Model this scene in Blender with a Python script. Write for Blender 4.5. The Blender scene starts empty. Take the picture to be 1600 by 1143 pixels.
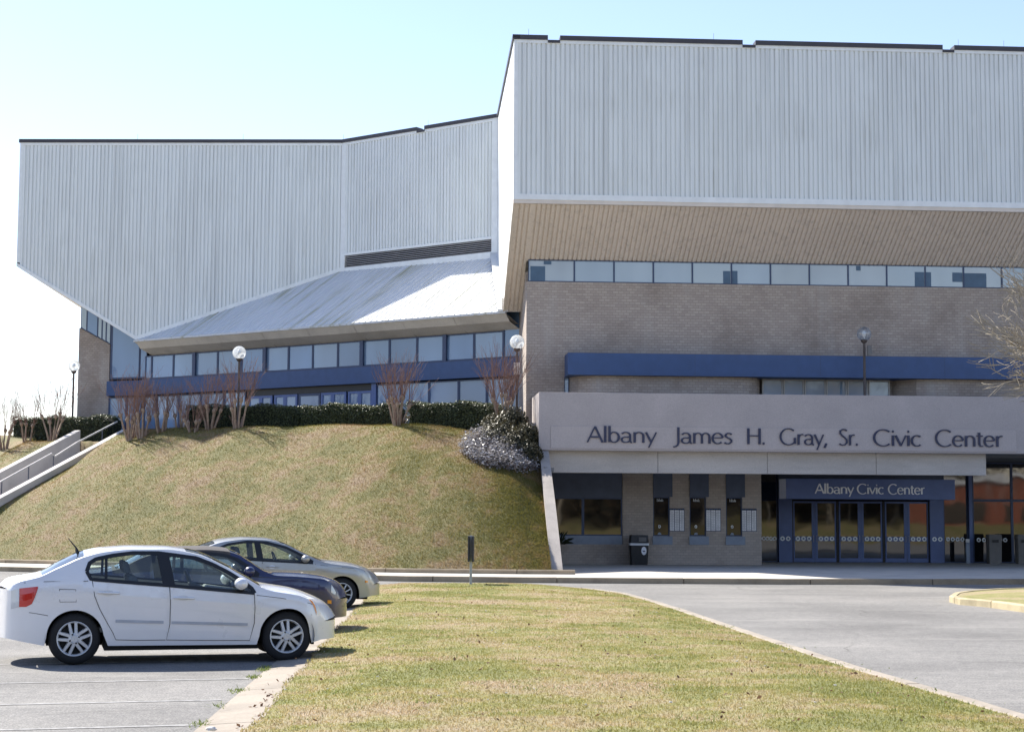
import bpy, bmesh, math, random
import numpy as np
from mathutils import Vector, Matrix
from mathutils.bvhtree import BVHTree
R = math.radians
random.seed(7); rng = np.random.default_rng(7)
sc = bpy.context.scene
col = sc.collection

# ------------------------------------------------------------------ camera
FPX, HCAM, PITCH, ROLL = 2700.0, 1.78, math.atan(240.5/2700.0), 0.005
cd = bpy.data.cameras.new('camera'); cam = bpy.data.objects.new('camera', cd); col.objects.link(cam)
cd.sensor_fit = 'HORIZONTAL'; cd.sensor_width = 36.0; cd.lens = FPX/1600*36
cd.clip_start = 0.1; cd.clip_end = 3000
cam.matrix_world = Matrix.Translation((0, 0, HCAM)) @ Matrix.Rotation(math.pi/2+PITCH, 4, 'X') @ Matrix.Rotation(ROLL, 4, 'Z')
sc.camera = cam
sc.render.resolution_x = 1024; sc.render.resolution_y = 731

# ------------------------------------------------------------------ sky, sun, exposure
SUN_AZ, SUN_EL = R(-44.0), R(43.0)          # azimuth from +Y towards +X
w = bpy.data.worlds.new('World'); sc.world = w; w.use_nodes = True
nt = w.node_tree; nt.nodes.clear()
sky = nt.nodes.new('ShaderNodeTexSky'); sky.sky_type = 'NISHITA'; sky.sun_disc = False
sky.sun_elevation = SUN_EL; sky.sun_rotation = SUN_AZ; sky.air_density = 1.0; sky.dust_density = 0.2; sky.ozone_density = 3.0
bg = nt.nodes.new('ShaderNodeBackground'); bg.inputs['Strength'].default_value = 0.122
wo = nt.nodes.new('ShaderNodeOutputWorld')
wb_ = nt.nodes.new('ShaderNodeMix'); wb_.data_type = 'RGBA'; wb_.blend_type = 'MULTIPLY'; wb_.inputs[0].default_value = 1.0; wb_.inputs[7].default_value = (1.05, 0.905, 0.90, 1)   # camera white balance
nt.links.new(sky.outputs[0], wb_.inputs[6]); nt.links.new(wb_.outputs[2], bg.inputs['Color']); nt.links.new(bg.outputs[0], wo.inputs['Surface'])
sl = bpy.data.lights.new('sun', 'SUN'); sl.energy = 5.0; sl.angle = R(0.55); sl.color = (1.0, 0.94, 0.84)
so = bpy.data.objects.new('sun', sl); col.objects.link(so)
tosun = Vector((math.sin(SUN_AZ)*math.cos(SUN_EL), math.cos(SUN_AZ)*math.cos(SUN_EL), math.sin(SUN_EL)))
so.rotation_euler = tosun.to_track_quat('Z', 'Y').to_euler(); so.location = (-40, 40, 60)
vs = sc.view_settings
vs.view_transform = 'Standard'; vs.look = 'None'; vs.exposure = 1.1; vs.gamma = 1.0
vs.use_curve_mapping = False

# ------------------------------------------------------------------ helpers
def ray(px, py):
    cx = (px-800)/FPX; cy = (571.5-py)/FPX
    x = cx - ROLL*cy; y = cy + ROLL*cx
    s, c = math.sin(PITCH), math.cos(PITCH)
    return Vector((x, c - y*s, s + y*c))
CAM = Vector((0, 0, HCAM))
def at_d(px, py, d):
    r = ray(px, py); return CAM + r*(d/r.y)
def at_z(px, py, z):
    r = ray(px, py); return CAM + r*((z-HCAM)/r.z)
def lerp(a, b, f): return a+(b-a)*f
def interp(pts, x):
    if x <= pts[0][0]: return pts[0][1]
    for (x0, y0), (x1, y1) in zip(pts, pts[1:]):
        if x <= x1: return y0+(y1-y0)*(x-x0)/(x1-x0) if x1 > x0 else y1
    return pts[-1][1]
def smooth_interp(pts, x):
    # monotone-ish Catmull-Rom in y over x
    n = len(pts)
    if x <= pts[0][0]: return pts[0][1]
    if x >= pts[-1][0]: return pts[-1][1]
    for i in range(n-1):
        x0, y0 = pts[i]; x1, y1 = pts[i+1]
        if x <= x1:
            h = x1-x0; t = (x-x0)/h; d = (y1-y0)/h
            def slope(k):
                if k == 0 or k == n-1: return None
                a = (pts[k][1]-pts[k-1][1])/(pts[k][0]-pts[k-1][0]); b = (pts[k+1][1]-pts[k][1])/(pts[k+1][0]-pts[k][0])
                if a*b <= 0: return 0.0
                return 2*a*b/(a+b)
            m0 = slope(i); m1 = slope(i+1)
            m0 = d if m0 is None else m0; m1 = d if m1 is None else m1
            t2, t3 = t*t, t*t*t
            return (2*t3-3*t2+1)*y0+(t3-2*t2+t)*h*m0+(-2*t3+3*t2)*y1+(t3-t2)*h*m1
ORG = {}
def tag(o, label=None, cat=None, group=None, kind=None):
    if label: o['label'] = label
    if cat: o['category'] = cat
    if group: o['group'] = group
    if kind: o['kind'] = kind
    return o
def thing(name, label, cat, loc, group=None, rz=0.0, local=False):
    o = bpy.data.objects.new(name, None); col.objects.link(o); o.empty_display_size = 0.2
    o.location = loc; o.rotation_euler = (0, 0, rz)
    ORG[o] = Vector((0, 0, 0)) if local else Vector(loc)
    return tag(o, label, cat, group)
def link(name, me, parent, origin, mat=None):
    o = bpy.data.objects.new(name, me); col.objects.link(o)
    if mat is not None and not me.materials: me.materials.append(mat)
    if parent is not None: o.parent = parent
    else: o.location = origin
    ORG[o] = Vector(origin)
    return o
class MB:
    def __init__(self): self.v = []; self.f = []
    def add(self, vs, fs):
        n = len(self.v); self.v += [Vector(p) for p in vs]; self.f += [tuple(i+n for i in q) for q in fs]; return self
    def quad(self, a, b, c, d): return self.add([a, b, c, d], [(0, 1, 2, 3)])
    def hexa(self, p):      # 8 corners: bottom 0-3 ccw, top 4-7
        return self.add(p, [(3, 2, 1, 0), (4, 5, 6, 7), (0, 1, 5, 4), (1, 2, 6, 5), (2, 3, 7, 6), (3, 0, 4, 7)])
    def box(self, x0, x1, y0, y1, z0, z1):
        return self.hexa([(x0, y0, z0), (x1, y0, z0), (x1, y1, z0), (x0, y1, z0), (x0, y0, z1), (x1, y0, z1), (x1, y1, z1), (x0, y1, z1)])
    def fbox(self, fr, s0, s1, t0, t1, z0, z1):
        return self.hexa([fr.p(s0, t0, z0), fr.p(s1, t0, z0), fr.p(s1, t1, z0), fr.p(s0, t1, z0), fr.p(s0, t0, z1), fr.p(s1, t0, z1), fr.p(s1, t1, z1), fr.p(s0, t1, z1)])
    def prism(self, pts, d):     # polygon extruded by vector d
        n = len(pts); d = Vector(d); P = [Vector(p) for p in pts]
        return self.add(P+[p+d for p in P], [tuple(range(n-1, -1, -1)), tuple(range(n, 2*n))]+[(i, (i+1) % n, n+(i+1) % n, n+i) for i in range(n)])
    def tube(self, pts, rad, n=5, cap=False):
        pts = [Vector(p) for p in pts]; rings = []
        up = Vector((0, 0, 1))
        base = len(self.v)
        for i, p in enumerate(pts):
            t = (pts[min(i+1, len(pts)-1)]-pts[max(i-1, 0)])
            if t.length < 1e-9: t = Vector((0, 0, 1))
            t.normalize()
            a = t.cross(up if abs(t.z) < 0.95 else Vector((1, 0, 0))).normalized(); b = t.cross(a)
            r = rad[i] if isinstance(rad, (list, tuple)) else rad
            for k in range(n):
                an = 2*math.pi*k/n
                self.v.append(p+(a*math.cos(an)+b*math.sin(an))*r)
        for i in range(len(pts)-1):
            for k in range(n):
                k2 = (k+1) % n
                self.f.append((base+i*n+k, base+i*n+k2, base+(i+1)*n+k2, base+(i+1)*n+k))
        if cap:
            self.f.append(tuple(base+k for k in range(n-1, -1, -1)))
            self.f.append(tuple(base+(len(pts)-1)*n+k for k in range(n)))
        return self
    def lathe(self, prof, o, n=24, axis='z'):   # prof: (r, h)
        base = len(self.v); o = Vector(o)
        for r, h in prof:
            for k in range(n):
                a = 2*math.pi*k/n; c, s = r*math.cos(a), r*math.sin(a)
                self.v.append(o+(Vector((c, s, h)) if axis == 'z' else Vector((c, h, s))))
        for i in range(len(prof)-1):
            for k in range(n):
                k2 = (k+1) % n
                self.f.append((base+i*n+k, base+i*n+k2, base+(i+1)*n+k2, base+(i+1)*n+k))
        return self
    def mesh(self, origin, smooth=False):
        me = bpy.data.meshes.new('mesh')
        o = Vector(origin)
        me.from_pydata([tuple(p-o) for p in self.v], [], self.f)
        if smooth: me.polygons.foreach_set('use_smooth', [True]*len(me.polygons))
        me.update(); return me
    def build(self, name, mat, parent=None, smooth=False, origin=None, bevel=0.0, recalc=False):
        if parent is not None: origin = ORG[parent]
        elif origin is None:
            xs = [p.x for p in self.v]; ys = [p.y for p in self.v]; zs = [p.z for p in self.v]
            origin = Vector(((min(xs)+max(xs))/2, (min(ys)+max(ys))/2, min(zs)))
        me = self.mesh(origin, smooth)
        if recalc:
            bm = bmesh.new(); bm.from_mesh(me); bmesh.ops.remove_doubles(bm, verts=bm.verts, dist=1e-5)
            bmesh.ops.recalc_face_normals(bm, faces=bm.faces); bm.to_mesh(me); bm.free()
        o = link(name, me, parent, origin, mat)
        if bevel > 0:
            m = o.modifiers.new('bevel', 'BEVEL'); m.width = bevel; m.segments = 2; m.limit_method = 'ANGLE'; m.angle_limit = R(40)
        return o
def tri_mesh(name, V, F, mat, parent=None, origin=(0, 0, 0), attr=None):
    """fast mesh from numpy: V (n,3), F (m,3)"""
    me = bpy.data.meshes.new('mesh'); V = np.asarray(V, dtype=np.float32)-np.asarray(tuple(origin), dtype=np.float32)
    F = np.asarray(F, dtype=np.int32); k = F.shape[1]
    me.vertices.add(len(V)); me.vertices.foreach_set('co', V.ravel())
    me.loops.add(F.size); me.loops.foreach_set('vertex_index', F.ravel())
    me.polygons.add(len(F)); me.polygons.foreach_set('loop_start', np.arange(0, F.size, k, dtype=np.int32))
    if attr is not None:
        a = me.attributes.new('rnd', 'FLOAT', 'POINT'); a.data.foreach_set('value', np.asarray(attr, dtype=np.float32))
    me.update(calc_edges=True)
    return link(name, me, parent, origin, mat)
class Fr:
    def __init__(s, o, u):
        s.o = Vector((o[0], o[1], 0)); s.u = Vector((u[0], u[1], 0)).normalized(); s.b = Vector((-s.u.y, s.u.x, 0))
    def p(s, a, t, z): return s.o+s.u*a+s.b*t+Vector((0, 0, z))
    def at(s, px, py, t):
        r = ray(px, py); q = s.o+s.b*t
        k = (q-CAM).dot(s.b)/r.dot(s.b); h = CAM+r*k
        return (h-s.o).dot(s.u), h.z
    def S(s, px, py, t): return s.at(px, py, t)[0]
    def Z(s, px, py, t): return s.at(px, py, t)[1]

# ------------------------------------------------------------------ materials
def nodes(name):
    m = bpy.data.materials.new(name); m.use_nodes = True
    n = m.node_tree; return m, n, n.nodes['Principled BSDF']
def N(n, t, **kw):
    x = n.nodes.new(t)
    for k, v in kw.items():
        if k in x.inputs: x.inputs[k].default_value = v
        else: setattr(x, k, v)
    return x
def ramp(n, fac, stops):
    r = n.nodes.new('ShaderNodeValToRGB'); e = r.color_ramp.elements
    while len(e) < len(stops): e.new(0.5)
    for el, (p, c) in zip(e, stops): el.position = p; el.color = (*c, 1) if len(c) == 3 else c
    n.links.new(fac, r.inputs[0]); return r
def mixc(n, fac, a, b, mode='MIX'):
    x = n.nodes.new('ShaderNodeMix'); x.data_type = 'RGBA'; x.blend_type = mode
    for s, v in ((x.inputs[0], fac), (x.inputs[6], a), (x.inputs[7], b)):
        if hasattr(v, 'is_linked') or hasattr(v, 'links'): n.links.new(v, s)
        elif isinstance(v, (int, float)): s.default_value = v
        else: s.default_value = (*v, 1)
    return x.outputs[2]
def coords(n, scale=(1, 1, 1)):
    t = n.nodes.new('ShaderNodeNewGeometry'); m = n.nodes.new('ShaderNodeMapping'); m.inputs['Scale'].default_value = scale
    n.links.new(t.outputs['Position'], m.inputs['Vector']); return m.outputs[0]
def noise(n, vec, scale, detail=4, rough=0.55):
    x = N(n, 'ShaderNodeTexNoise', Scale=scale, Detail=detail, Roughness=rough); n.links.new(vec, x.inputs['Vector']); return x.outputs['Fac']
def bump(n, p, h, strength=0.3, dist=0.02):
    b = N(n, 'ShaderNodeBump', Strength=strength, Distance=dist); n.links.new(h, b.inputs['Height']); n.links.new(b.outputs[0], p.inputs['Normal'])
def simple(name, c, rough=0.6, metal=0.0, var=0.12, vs=3.0, vscale=(1, 1, 1), bs=0.0, bscale=40, spec=0.5, coat=0.0):
    m, n, p = nodes(name)
    v = coords(n, vscale); f = noise(n, v, vs)
    a = tuple(x*(1-var) for x in c); b = tuple(min(1, x*(1+var)) for x in c)
    r = ramp(n, f, [(0.3, a), (0.7, b)]); n.links.new(r.outputs[0], p.inputs['Base Color'])
    p.inputs['Roughness'].default_value = rough; p.inputs['Metallic'].default_value = metal
    p.inputs['Specular IOR Level'].default_value = spec; p.inputs['Coat Weight'].default_value = coat; p.inputs['Coat Roughness'].default_value = 0.04
    if bs: bump(n, p, noise(n, coords(n), bscale, 5), bs)
    return m
def glassm(name, c, rough=0.03, ior=1.8, spec=0.9):
    m, n, p = nodes(name)
    f = noise(n, coords(n, (0.4, 0.4, 0.15)), 1.2, 2)
    r = ramp(n, f, [(0.3, tuple(x*0.8 for x in c)), (0.75, tuple(x*1.15 for x in c))]); n.links.new(r.outputs[0], p.inputs['Base Color'])
    p.inputs['Roughness'].default_value = rough; p.inputs['IOR'].default_value = ior; p.inputs['Specular IOR Level'].default_value = spec
    bump(n, p, noise(n, coords(n), 0.9, 1), 0.06, 0.05)
    return m
def clear_glass(name, tint=(0.75, 0.85, 0.85), refl=0.12):
    m, n, p = nodes(name); n.nodes.remove(p)
    t = N(n, 'ShaderNodeBsdfTransparent', Color=(*tint, 1)); g = N(n, 'ShaderNodeBsdfGlossy', Roughness=0.02)
    fr = N(n, 'ShaderNodeFresnel', IOR=1.5)
    mx = n.nodes.new('ShaderNodeMixShader')
    ad = N(n, 'ShaderNodeMath', operation='ADD'); ad.inputs[1].default_value = refl-0.04; ad.use_clamp = True
    n.links.new(fr.outputs[0], ad.inputs[0]); n.links.new(ad.outputs[0], mx.inputs[0])
    n.links.new(t.outputs[0], mx.inputs[1]); n.links.new(g.outputs[0], mx.inputs[2])
    n.links.new(mx.outputs[0], n.nodes['Material Output'].inputs['Surface']); return m
def metal_siding(name, c, dirt):
    m, n, p = nodes(name)
    f1 = noise(n, coords(n, (6, 6, 0.12)), 1.0, 5, 0.6)     # streaks running down
    f2 = noise(n, coords(n, (0.35, 0.35, 0.35)), 1.0, 3)
    c1 = ramp(n, f1, [(0.33, tuple(x*0.82 for x in c)), (0.5, c), (0.8, tuple(min(1, x*1.04) for x in c))]).outputs[0]
    mm = N(n, 'ShaderNodeMath', operation='MULTIPLY'); n.links.new(ramp(n, f1, [(0.5, (0, 0, 0)), (0.72, (1, 1, 1))]).outputs[0], mm.inputs[0]); n.links.new(ramp(n, f2, [(0.45, (0, 0, 0)), (0.75, (1, 1, 1))]).outputs[0], mm.inputs[1])
    c2 = mixc(n, mm.outputs[0], c1, dirt)
    n.links.new(c2, p.inputs['Base Color']); p.inputs['Roughness'].default_value = 0.55
    bump(n, p, noise(n, coords(n, (1, 1, 0.4)), 2.5, 2), 0.08, 0.05)
    return m
def block_wall(name, c1, c2, mortar, bw=0.20, bh=0.10):
    m, n, p = nodes(name)
    g = n.nodes.new('ShaderNodeNewGeometry'); s = n.nodes.new('ShaderNodeSeparateXYZ'); n.links.new(g.outputs['Position'], s.inputs[0])
    ad = N(n, 'ShaderNodeMath', operation='SUBTRACT'); n.links.new(s.outputs[0], ad.inputs[0])
    k = N(n, 'ShaderNodeMath', operation='MULTIPLY'); n.links.new(s.outputs[1], k.inputs[0]); k.inputs[1].default_value = 0.35; n.links.new(k.outputs[0], ad.inputs[1])
    cb = n.nodes.new('ShaderNodeCombineXYZ'); n.links.new(ad.outputs[0], cb.inputs[0]); n.links.new(s.outputs[2], cb.inputs[1])
    b = N(n, 'ShaderNodeTexBrick', Scale=1.0); b.inputs['Brick Width'].default_value = bw; b.inputs['Row Height'].default_value = bh
    b.inputs['Mortar Size'].default_value = 0.009; b.inputs['Mortar Smooth'].default_value = 0.2; b.inputs['Bias'].default_value = -0.1
    b.inputs['Color1'].default_value = (*c1, 1); b.inputs['Color2'].default_value = (*c2, 1); b.inputs['Mortar'].default_value = (*mortar, 1)
    n.links.new(cb.outputs[0], b.inputs['Vector'])
    f = noise(n, coords(n, (1, 1, 1)), 0.5, 5)
    st = ramp(n, f, [(0.3, (0.72, 0.70, 0.68)), (0.55, (1, 1, 1)), (0.8, (1.0, 1.0, 1.0))]).outputs[0]
    cc = mixc(n, 1.0, b.outputs['Color'], st, 'MULTIPLY')
    f3 = noise(n, coords(n, (0.9, 0.9, 0.18)), 1.2, 4)
    cc = mixc(n, ramp(n, f3, [(0.55, (0, 0, 0)), (0.75, (0.45, 0.45, 0.45))]).outputs[0], cc, (0.46, 0.44, 0.42))
    n.links.new(cc, p.inputs['Base Color']); p.inputs['Roughness'].default_value = 0.9
    inv = N(n, 'ShaderNodeMath', operation='SUBTRACT'); inv.inputs[0].default_value = 1.0; n.links.new(b.outputs['Fac'], inv.inputs[1])
    ad2 = N(n, 'ShaderNodeMath', operation='MULTIPLY_ADD'); n.links.new(noise(n, coords(n), 22, 4), ad2.inputs[0]); ad2.inputs[1].default_value = 0.6; n.links.new(inv.outputs[0], ad2.inputs[2])
    bump(n, p, ad2.outputs[0], 0.6, 0.015)
    return m
def grass_mat(name, greens, tans, bias=0.5, scale=0.35, blade=False, tanpink=(0.30, 0.21, 0.13)):
    m, n, p = nodes(name)
    v = coords(n)
    f = noise(n, v, scale, 6, 0.62); f2 = noise(n, v, scale*5.3, 4); f3 = noise(n, v, 34, 3)
    ad = N(n, 'ShaderNodeMath', operation='MULTIPLY_ADD'); n.links.new(f2, ad.inputs[0]); ad.inputs[1].default_value = 0.55
    sub = N(n, 'ShaderNodeMath', operation='SUBTRACT'); n.links.new(f, sub.inputs[0]); sub.inputs[1].default_value = 0.275; n.links.new(sub.outputs[0], ad.inputs[2])
    r = ramp(n, ad.outputs[0], [(bias-0.14, greens[0]), (bias-0.03, greens[1]), (bias+0.06, tans[0]), (bias+0.2, tans[1])]).outputs[0]
    dk = ramp(n, f3, [(0.3, (0.62, 0.62, 0.6)), (0.65, (1.12, 1.12, 1.12))]).outputs[0]
    c = mixc(n, 1.0, r, dk, 'MULTIPLY')
    if blade:
        a = N(n, 'ShaderNodeAttribute', attribute_name='rnd')
        br = ramp(n, a.outputs['Fac'], [(0.0, (0.85, 0.86, 0.8)), (0.7, (1.15, 1.1, 1.0)), (1.0, (1.5, 1.36, 1.2))]).outputs[0]
        c = mixc(n, 1.0, c, br, 'MULTIPLY')
        p.inputs['Specular IOR Level'].default_value = 0.15
        tr = N(n, 'ShaderNodeBsdfTranslucent'); n.links.new(c, tr.inputs['Color']); mx = n.nodes.new('ShaderNodeMixShader'); mx.inputs[0].default_value = 0.45
        n.links.new(p.outputs[0], mx.inputs[1]); n.links.new(tr.outputs[0], mx.inputs[2]); n.links.new(mx.outputs[0], n.nodes['Material Output'].inputs['Surface'])
    else:
        bump(n, p, noise(n, v, 18, 6, 0.7), 0.9, 0.06)
    n.links.new(c, p.inputs['Base Color']); p.inputs['Roughness'].default_value = 0.85
    return m
def leaf_mat(name, c0, c1, rough=0.4, spec=0.5, transl=0.25):
    m, n, p = nodes(name)
    a = N(n, 'ShaderNodeAttribute', attribute_name='rnd')
    c = ramp(n, a.outputs['Fac'], [(0.0, c0), (1.0, c1)]).outputs[0]
    n.links.new(c, p.inputs['Base Color']); p.inputs['Roughness'].default_value = rough; p.inputs['Specular IOR Level'].default_value = spec
    tr = N(n, 'ShaderNodeBsdfTranslucent'); n.links.new(c, tr.inputs['Color']); mx = n.nodes.new('ShaderNodeMixShader'); mx.inputs[0].default_value = transl
    n.links.new(p.outputs[0], mx.inputs[1]); n.links.new(tr.outputs[0], mx.inputs[2]); n.links.new(mx.outputs[0], n.nodes['Material Output'].inputs['Surface'])
    return m
def asphalt_mat():
    m, n, p = nodes('asphalt')
    v = coords(n)
    f1 = noise(n, v, 0.22, 6, 0.6); f2 = noise(n, v, 42, 3, 0.85); f4 = noise(n, v, 7, 5, 0.75)
    c = ramp(n, f1, [(0.32, (0.150, 0.147, 0.142)), (0.5, (0.20, 0.196, 0.188)), (0.7, (0.255, 0.247, 0.234))]).outputs[0]
    c = mixc(n, 1.0, c, ramp(n, f2, [(0.32, (0.45, 0.45, 0.46)), (0.5, (1.0, 1.0, 1.0)), (0.68, (1.75, 1.72, 1.66))]).outputs[0], 'MULTIPLY')
    c = mixc(n, 1.0, c, ramp(n, f4, [(0.3, (0.76, 0.76, 0.77)), (0.7, (1.2, 1.19, 1.17))]).outputs[0], 'MULTIPLY')
    # worn pale tyre scuffs running across, dusty drifts
    f3 = noise(n, coords(n, (0.16, 0.8, 1)), 1.0, 6, 0.7)
    c = mixc(n, ramp(n, f3, [(0.55, (0, 0, 0)), (0.70, (0.5, 0.5, 0.5))]).outputs[0], c, (0.34, 0.325, 0.30))
    # hairline cracks, broken up so that only stretches of them show
    vo = N(n, 'ShaderNodeTexVoronoi', Scale=0.16, feature='DISTANCE_TO_EDGE')
    wv = n.nodes.new('ShaderNodeVectorMath'); wv.operation = 'ADD'; n.links.new(v, wv.inputs[0])
    nz = N(n, 'ShaderNodeTexNoise', Scale=0.7, Detail=6.0); n.links.new(v, nz.inputs['Vector']); n.links.new(nz.outputs['Color'], wv.inputs[1]); n.links.new(wv.outputs[0], vo.inputs['Vector'])
    mk = N(n, 'ShaderNodeMath', operation='MULTIPLY'); n.links.new(ramp(n, vo.outputs['Distance'], [(0.0, (0.7, 0.7, 0.7)), (0.004, (0, 0, 0))]).outputs[0], mk.inputs[0])
    n.links.new(ramp(n, noise(n, v, 0.35, 2), [(0.48, (0, 0, 0)), (0.6, (1, 1, 1))]).outputs[0], mk.inputs[1])
    c = mixc(n, mk.outputs[0], c, (0.07, 0.068, 0.06))
    # oil spots
    vs_ = N(n, 'ShaderNodeTexVoronoi', Scale=0.45); n.links.new(v, vs_.inputs['Vector'])
    c = mixc(n, ramp(n, vs_.outputs['Distance'], [(0.03, (0.5, 0.5, 0.5)), (0.10, (0, 0, 0))]).outputs[0], c, (0.09, 0.088, 0.085))
    n.links.new(c, p.inputs['Base Color']); p.inputs['Roughness'].default_value = 0.9; p.inputs['Specular IOR Level'].default_value = 0.25
    bump(n, p, f2, 0.6, 0.008); return m
def concrete(name, c, stain=0.25, sscale=(1, 1, 1), bs=0.25):
    m, n, p = nodes(name)
    f = noise(n, coords(n, sscale), 0.9, 6, 0.62); f2 = noise(n, coords(n), 30, 4)
    a = ramp(n, f, [(0.28, tuple(x*(1-stain) for x in c)), (0.55, c), (0.8, tuple(min(1, x*1.1) for x in c))]).outputs[0]
    cc = mixc(n, 1.0, a, ramp(n, f2, [(0.3, (0.88, 0.88, 0.88)), (0.7, (1.08, 1.08, 1.08))]).outputs[0], 'MULTIPLY')
    n.links.new(cc, p.inputs['Base Color']); p.inputs['Roughness'].default_value = 0.88; bump(n, p, f2, bs, 0.01); return m

M = {}
M['siding'] = metal_siding('siding', (0.77, 0.80, 0.785), (0.38, 0.385, 0.34))
M['siding_trim'] = simple('siding_trim', (0.80, 0.825, 0.815), 0.5, var=0.06)
M['soffit'] = metal_siding('tan_soffit', (0.77, 0.69, 0.61), (0.48, 0.41, 0.33))
M['soffit_trim'] = simple('tan_trim', (0.70, 0.63, 0.55), 0.55, var=0.06)
M['cap'] = simple('roof_cap', (0.045, 0.042, 0.05), 0.5)
def roof_metal():
    m, n, p = nodes('white_roof_metal')
    g = n.nodes.new('ShaderNodeNewGeometry')
    d1 = N(n, 'ShaderNodeVectorMath', operation='DOT_PRODUCT'); n.links.new(g.outputs['Position'], d1.inputs[0]); d1.inputs[1].default_value = (0.823, -0.568, 0)
    sp_ = n.nodes.new('ShaderNodeSeparateXYZ'); n.links.new(g.outputs['Position'], sp_.inputs[0])
    cb = n.nodes.new('ShaderNodeCombineXYZ'); n.links.new(d1.outputs['Value'], cb.inputs[0]); n.links.new(sp_.outputs[2], cb.inputs[1])
    mp = n.nodes.new('ShaderNodeMapping'); mp.inputs['Scale'].default_value = (3.0, 0.22, 1); n.links.new(cb.outputs[0], mp.inputs['Vector'])
    f1 = noise(n, mp.outputs[0], 1.0, 6, 0.65); f2 = noise(n, cb.outputs[0], 0.35, 4)
    c = ramp(n, f1, [(0.3, (0.56, 0.58, 0.60)), (0.6, (0.65, 0.665, 0.68))]).outputs[0]
    k = N(n, 'ShaderNodeMath', operation='MULTIPLY'); n.links.new(ramp(n, f1, [(0.48, (0, 0, 0)), (0.66, (1, 1, 1))]).outputs[0], k.inputs[0]); n.links.new(ramp(n, f2, [(0.38, (0, 0, 0)), (0.58, (1, 1, 1))]).outputs[0], k.inputs[1])
    c = mixc(n, k.outputs[0], c, (0.33, 0.325, 0.22))
    n.links.new(c, p.inputs['Base Color']); p.inputs['Roughness'].default_value = 0.6; p.inputs['Specular IOR Level'].default_value = 0.3; return m
M['roofmetal'] = roof_metal()
M['eave'] = concrete('eave_plaster', (0.62, 0.58, 0.52), 0.2)
M['block'] = block_wall('split_block', (0.38, 0.325, 0.285), (0.46, 0.40, 0.35), (0.31, 0.27, 0.24))
M['block_dark'] = block_wall('split_block_base', (0.43, 0.375, 0.33), (0.51, 0.45, 0.40), (0.37, 0.33, 0.30))
M['blue'] = simple('blue_fascia', (0.036, 0.080, 0.20), 0.5, var=0.08)
M['bluedoor'] = simple('blue_door_paint', (0.10, 0.15, 0.33), 0.45, var=0.08)
M['blueframe'] = simple('blue_frame', (0.035, 0.06, 0.13), 0.45, var=0.08)
M['paleframe'] = simple('pale_frame', (0.38, 0.38, 0.37), 0.5)
M['glass_sky'] = glassm('clerestory_glass', (0.30, 0.36, 0.40), ior=1.7)
M['glass_blue'] = glassm('concourse_glass', (0.17, 0.27, 0.44), ior=1.5)
M['glass_blue2'] = glassm('concourse_glass_deep', (0.14, 0.23, 0.38), ior=1.5)
M['glass_blue3'] = glassm('concourse_glass_blind', (0.22, 0.32, 0.47), ior=1.5)
M['glass_sky2'] = glassm('clerestory_glass_soft', (0.35, 0.40, 0.43), ior=1.6)
M['glass_sky3'] = glassm('clerestory_glass_deep', (0.25, 0.31, 0.36), ior=1.7)
M['glass_dark'] = glassm('entrance_glass', (0.012, 0.012, 0.014), ior=1.62)
M['glass_pale'] = glassm('terrace_glass', (0.22, 0.31, 0.42), ior=1.5)
M['glass_ticket'] = glassm('ticket_glass', (0.014, 0.014, 0.018), ior=1.4)
M['bluepane'] = simple('dark_blue_sheet', (0.06, 0.12, 0.20), 0.4)
M['bluepanel'] = simple('dark_blue_panel', (0.065, 0.09, 0.15), 0.5)
M['greypanel'] = simple('grey_blue_panel', (0.26, 0.31, 0.39), 0.6)
M['parapet'] = concrete('parapet_paint', (0.44, 0.395, 0.38), 0.08, bs=0.08)
M['parapet_panel'] = concrete('sign_panel_paint', (0.47, 0.42, 0.40), 0.06, bs=0.05)
M['beam'] = concrete('beam_concrete', (0.52, 0.485, 0.45), 0.2, (0.4, 0.4, 1.6))
M['wingwall'] = concrete('wing_wall_concrete', (0.42, 0.38, 0.34), 0.3)
M['sidewalk'] = concrete('sidewalk_concrete', (0.54, 0.50, 0.44), 0.22)
M['kerb'] = concrete('kerb_concrete', (0.36, 0.29, 0.20), 0.45)
M['kerbpale'] = concrete('kerb_pale', (0.33, 0.285, 0.23), 0.35)
M['kerbyellow'] = concrete('kerb_yellow', (0.44, 0.37, 0.23), 0.4)
M['stairwall'] = concrete('stair_wall', (0.56, 0.53, 0.50), 0.2)
M['stair'] = concrete('stair_concrete', (0.36, 0.34, 0.33), 0.2)
M['asphalt'] = asphalt_mat()
M['soil'] = simple('soil', (0.15, 0.12, 0.08), 0.95, bs=0.5)
GR = [(0.225, 0.232, 0.068), (0.305, 0.288, 0.10)]; TN = [(0.385, 0.32, 0.165), (0.415, 0.32, 0.205)]
M['lawn'] = grass_mat('lawn', GR, TN, 0.5, 0.45)
M['lawn_blade'] = grass_mat('lawn_blades', GR, TN, 0.5, 0.45, True)
GH = [(0.155, 0.148, 0.042), (0.21, 0.18, 0.062)]; TH = [(0.255, 0.19, 0.09), (0.275, 0.195, 0.118)]
M['hill'] = grass_mat('bank_grass', GH, TH, 0.52, 0.4)
M['hill_blade'] = grass_mat('bank_blades', GH, TH, 0.52, 0.4, True)
M['weed'] = leaf_mat('weed', (0.12, 0.17, 0.04), (0.26, 0.30, 0.09), 0.6, 0.3, 0.4)
M['hedge'] = leaf_mat('hedge_leaf', (0.028, 0.040, 0.016), (0.105, 0.125, 0.05), 0.42, 0.4, 0.2)
M['bushleaf'] = leaf_mat('bush_leaf', (0.035, 0.035, 0.018), (0.11, 0.095, 0.05), 0.45, 0.35, 0.2)
M['hedgecore'] = simple('hedge_core', (0.012, 0.016, 0.008), 0.95)
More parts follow.
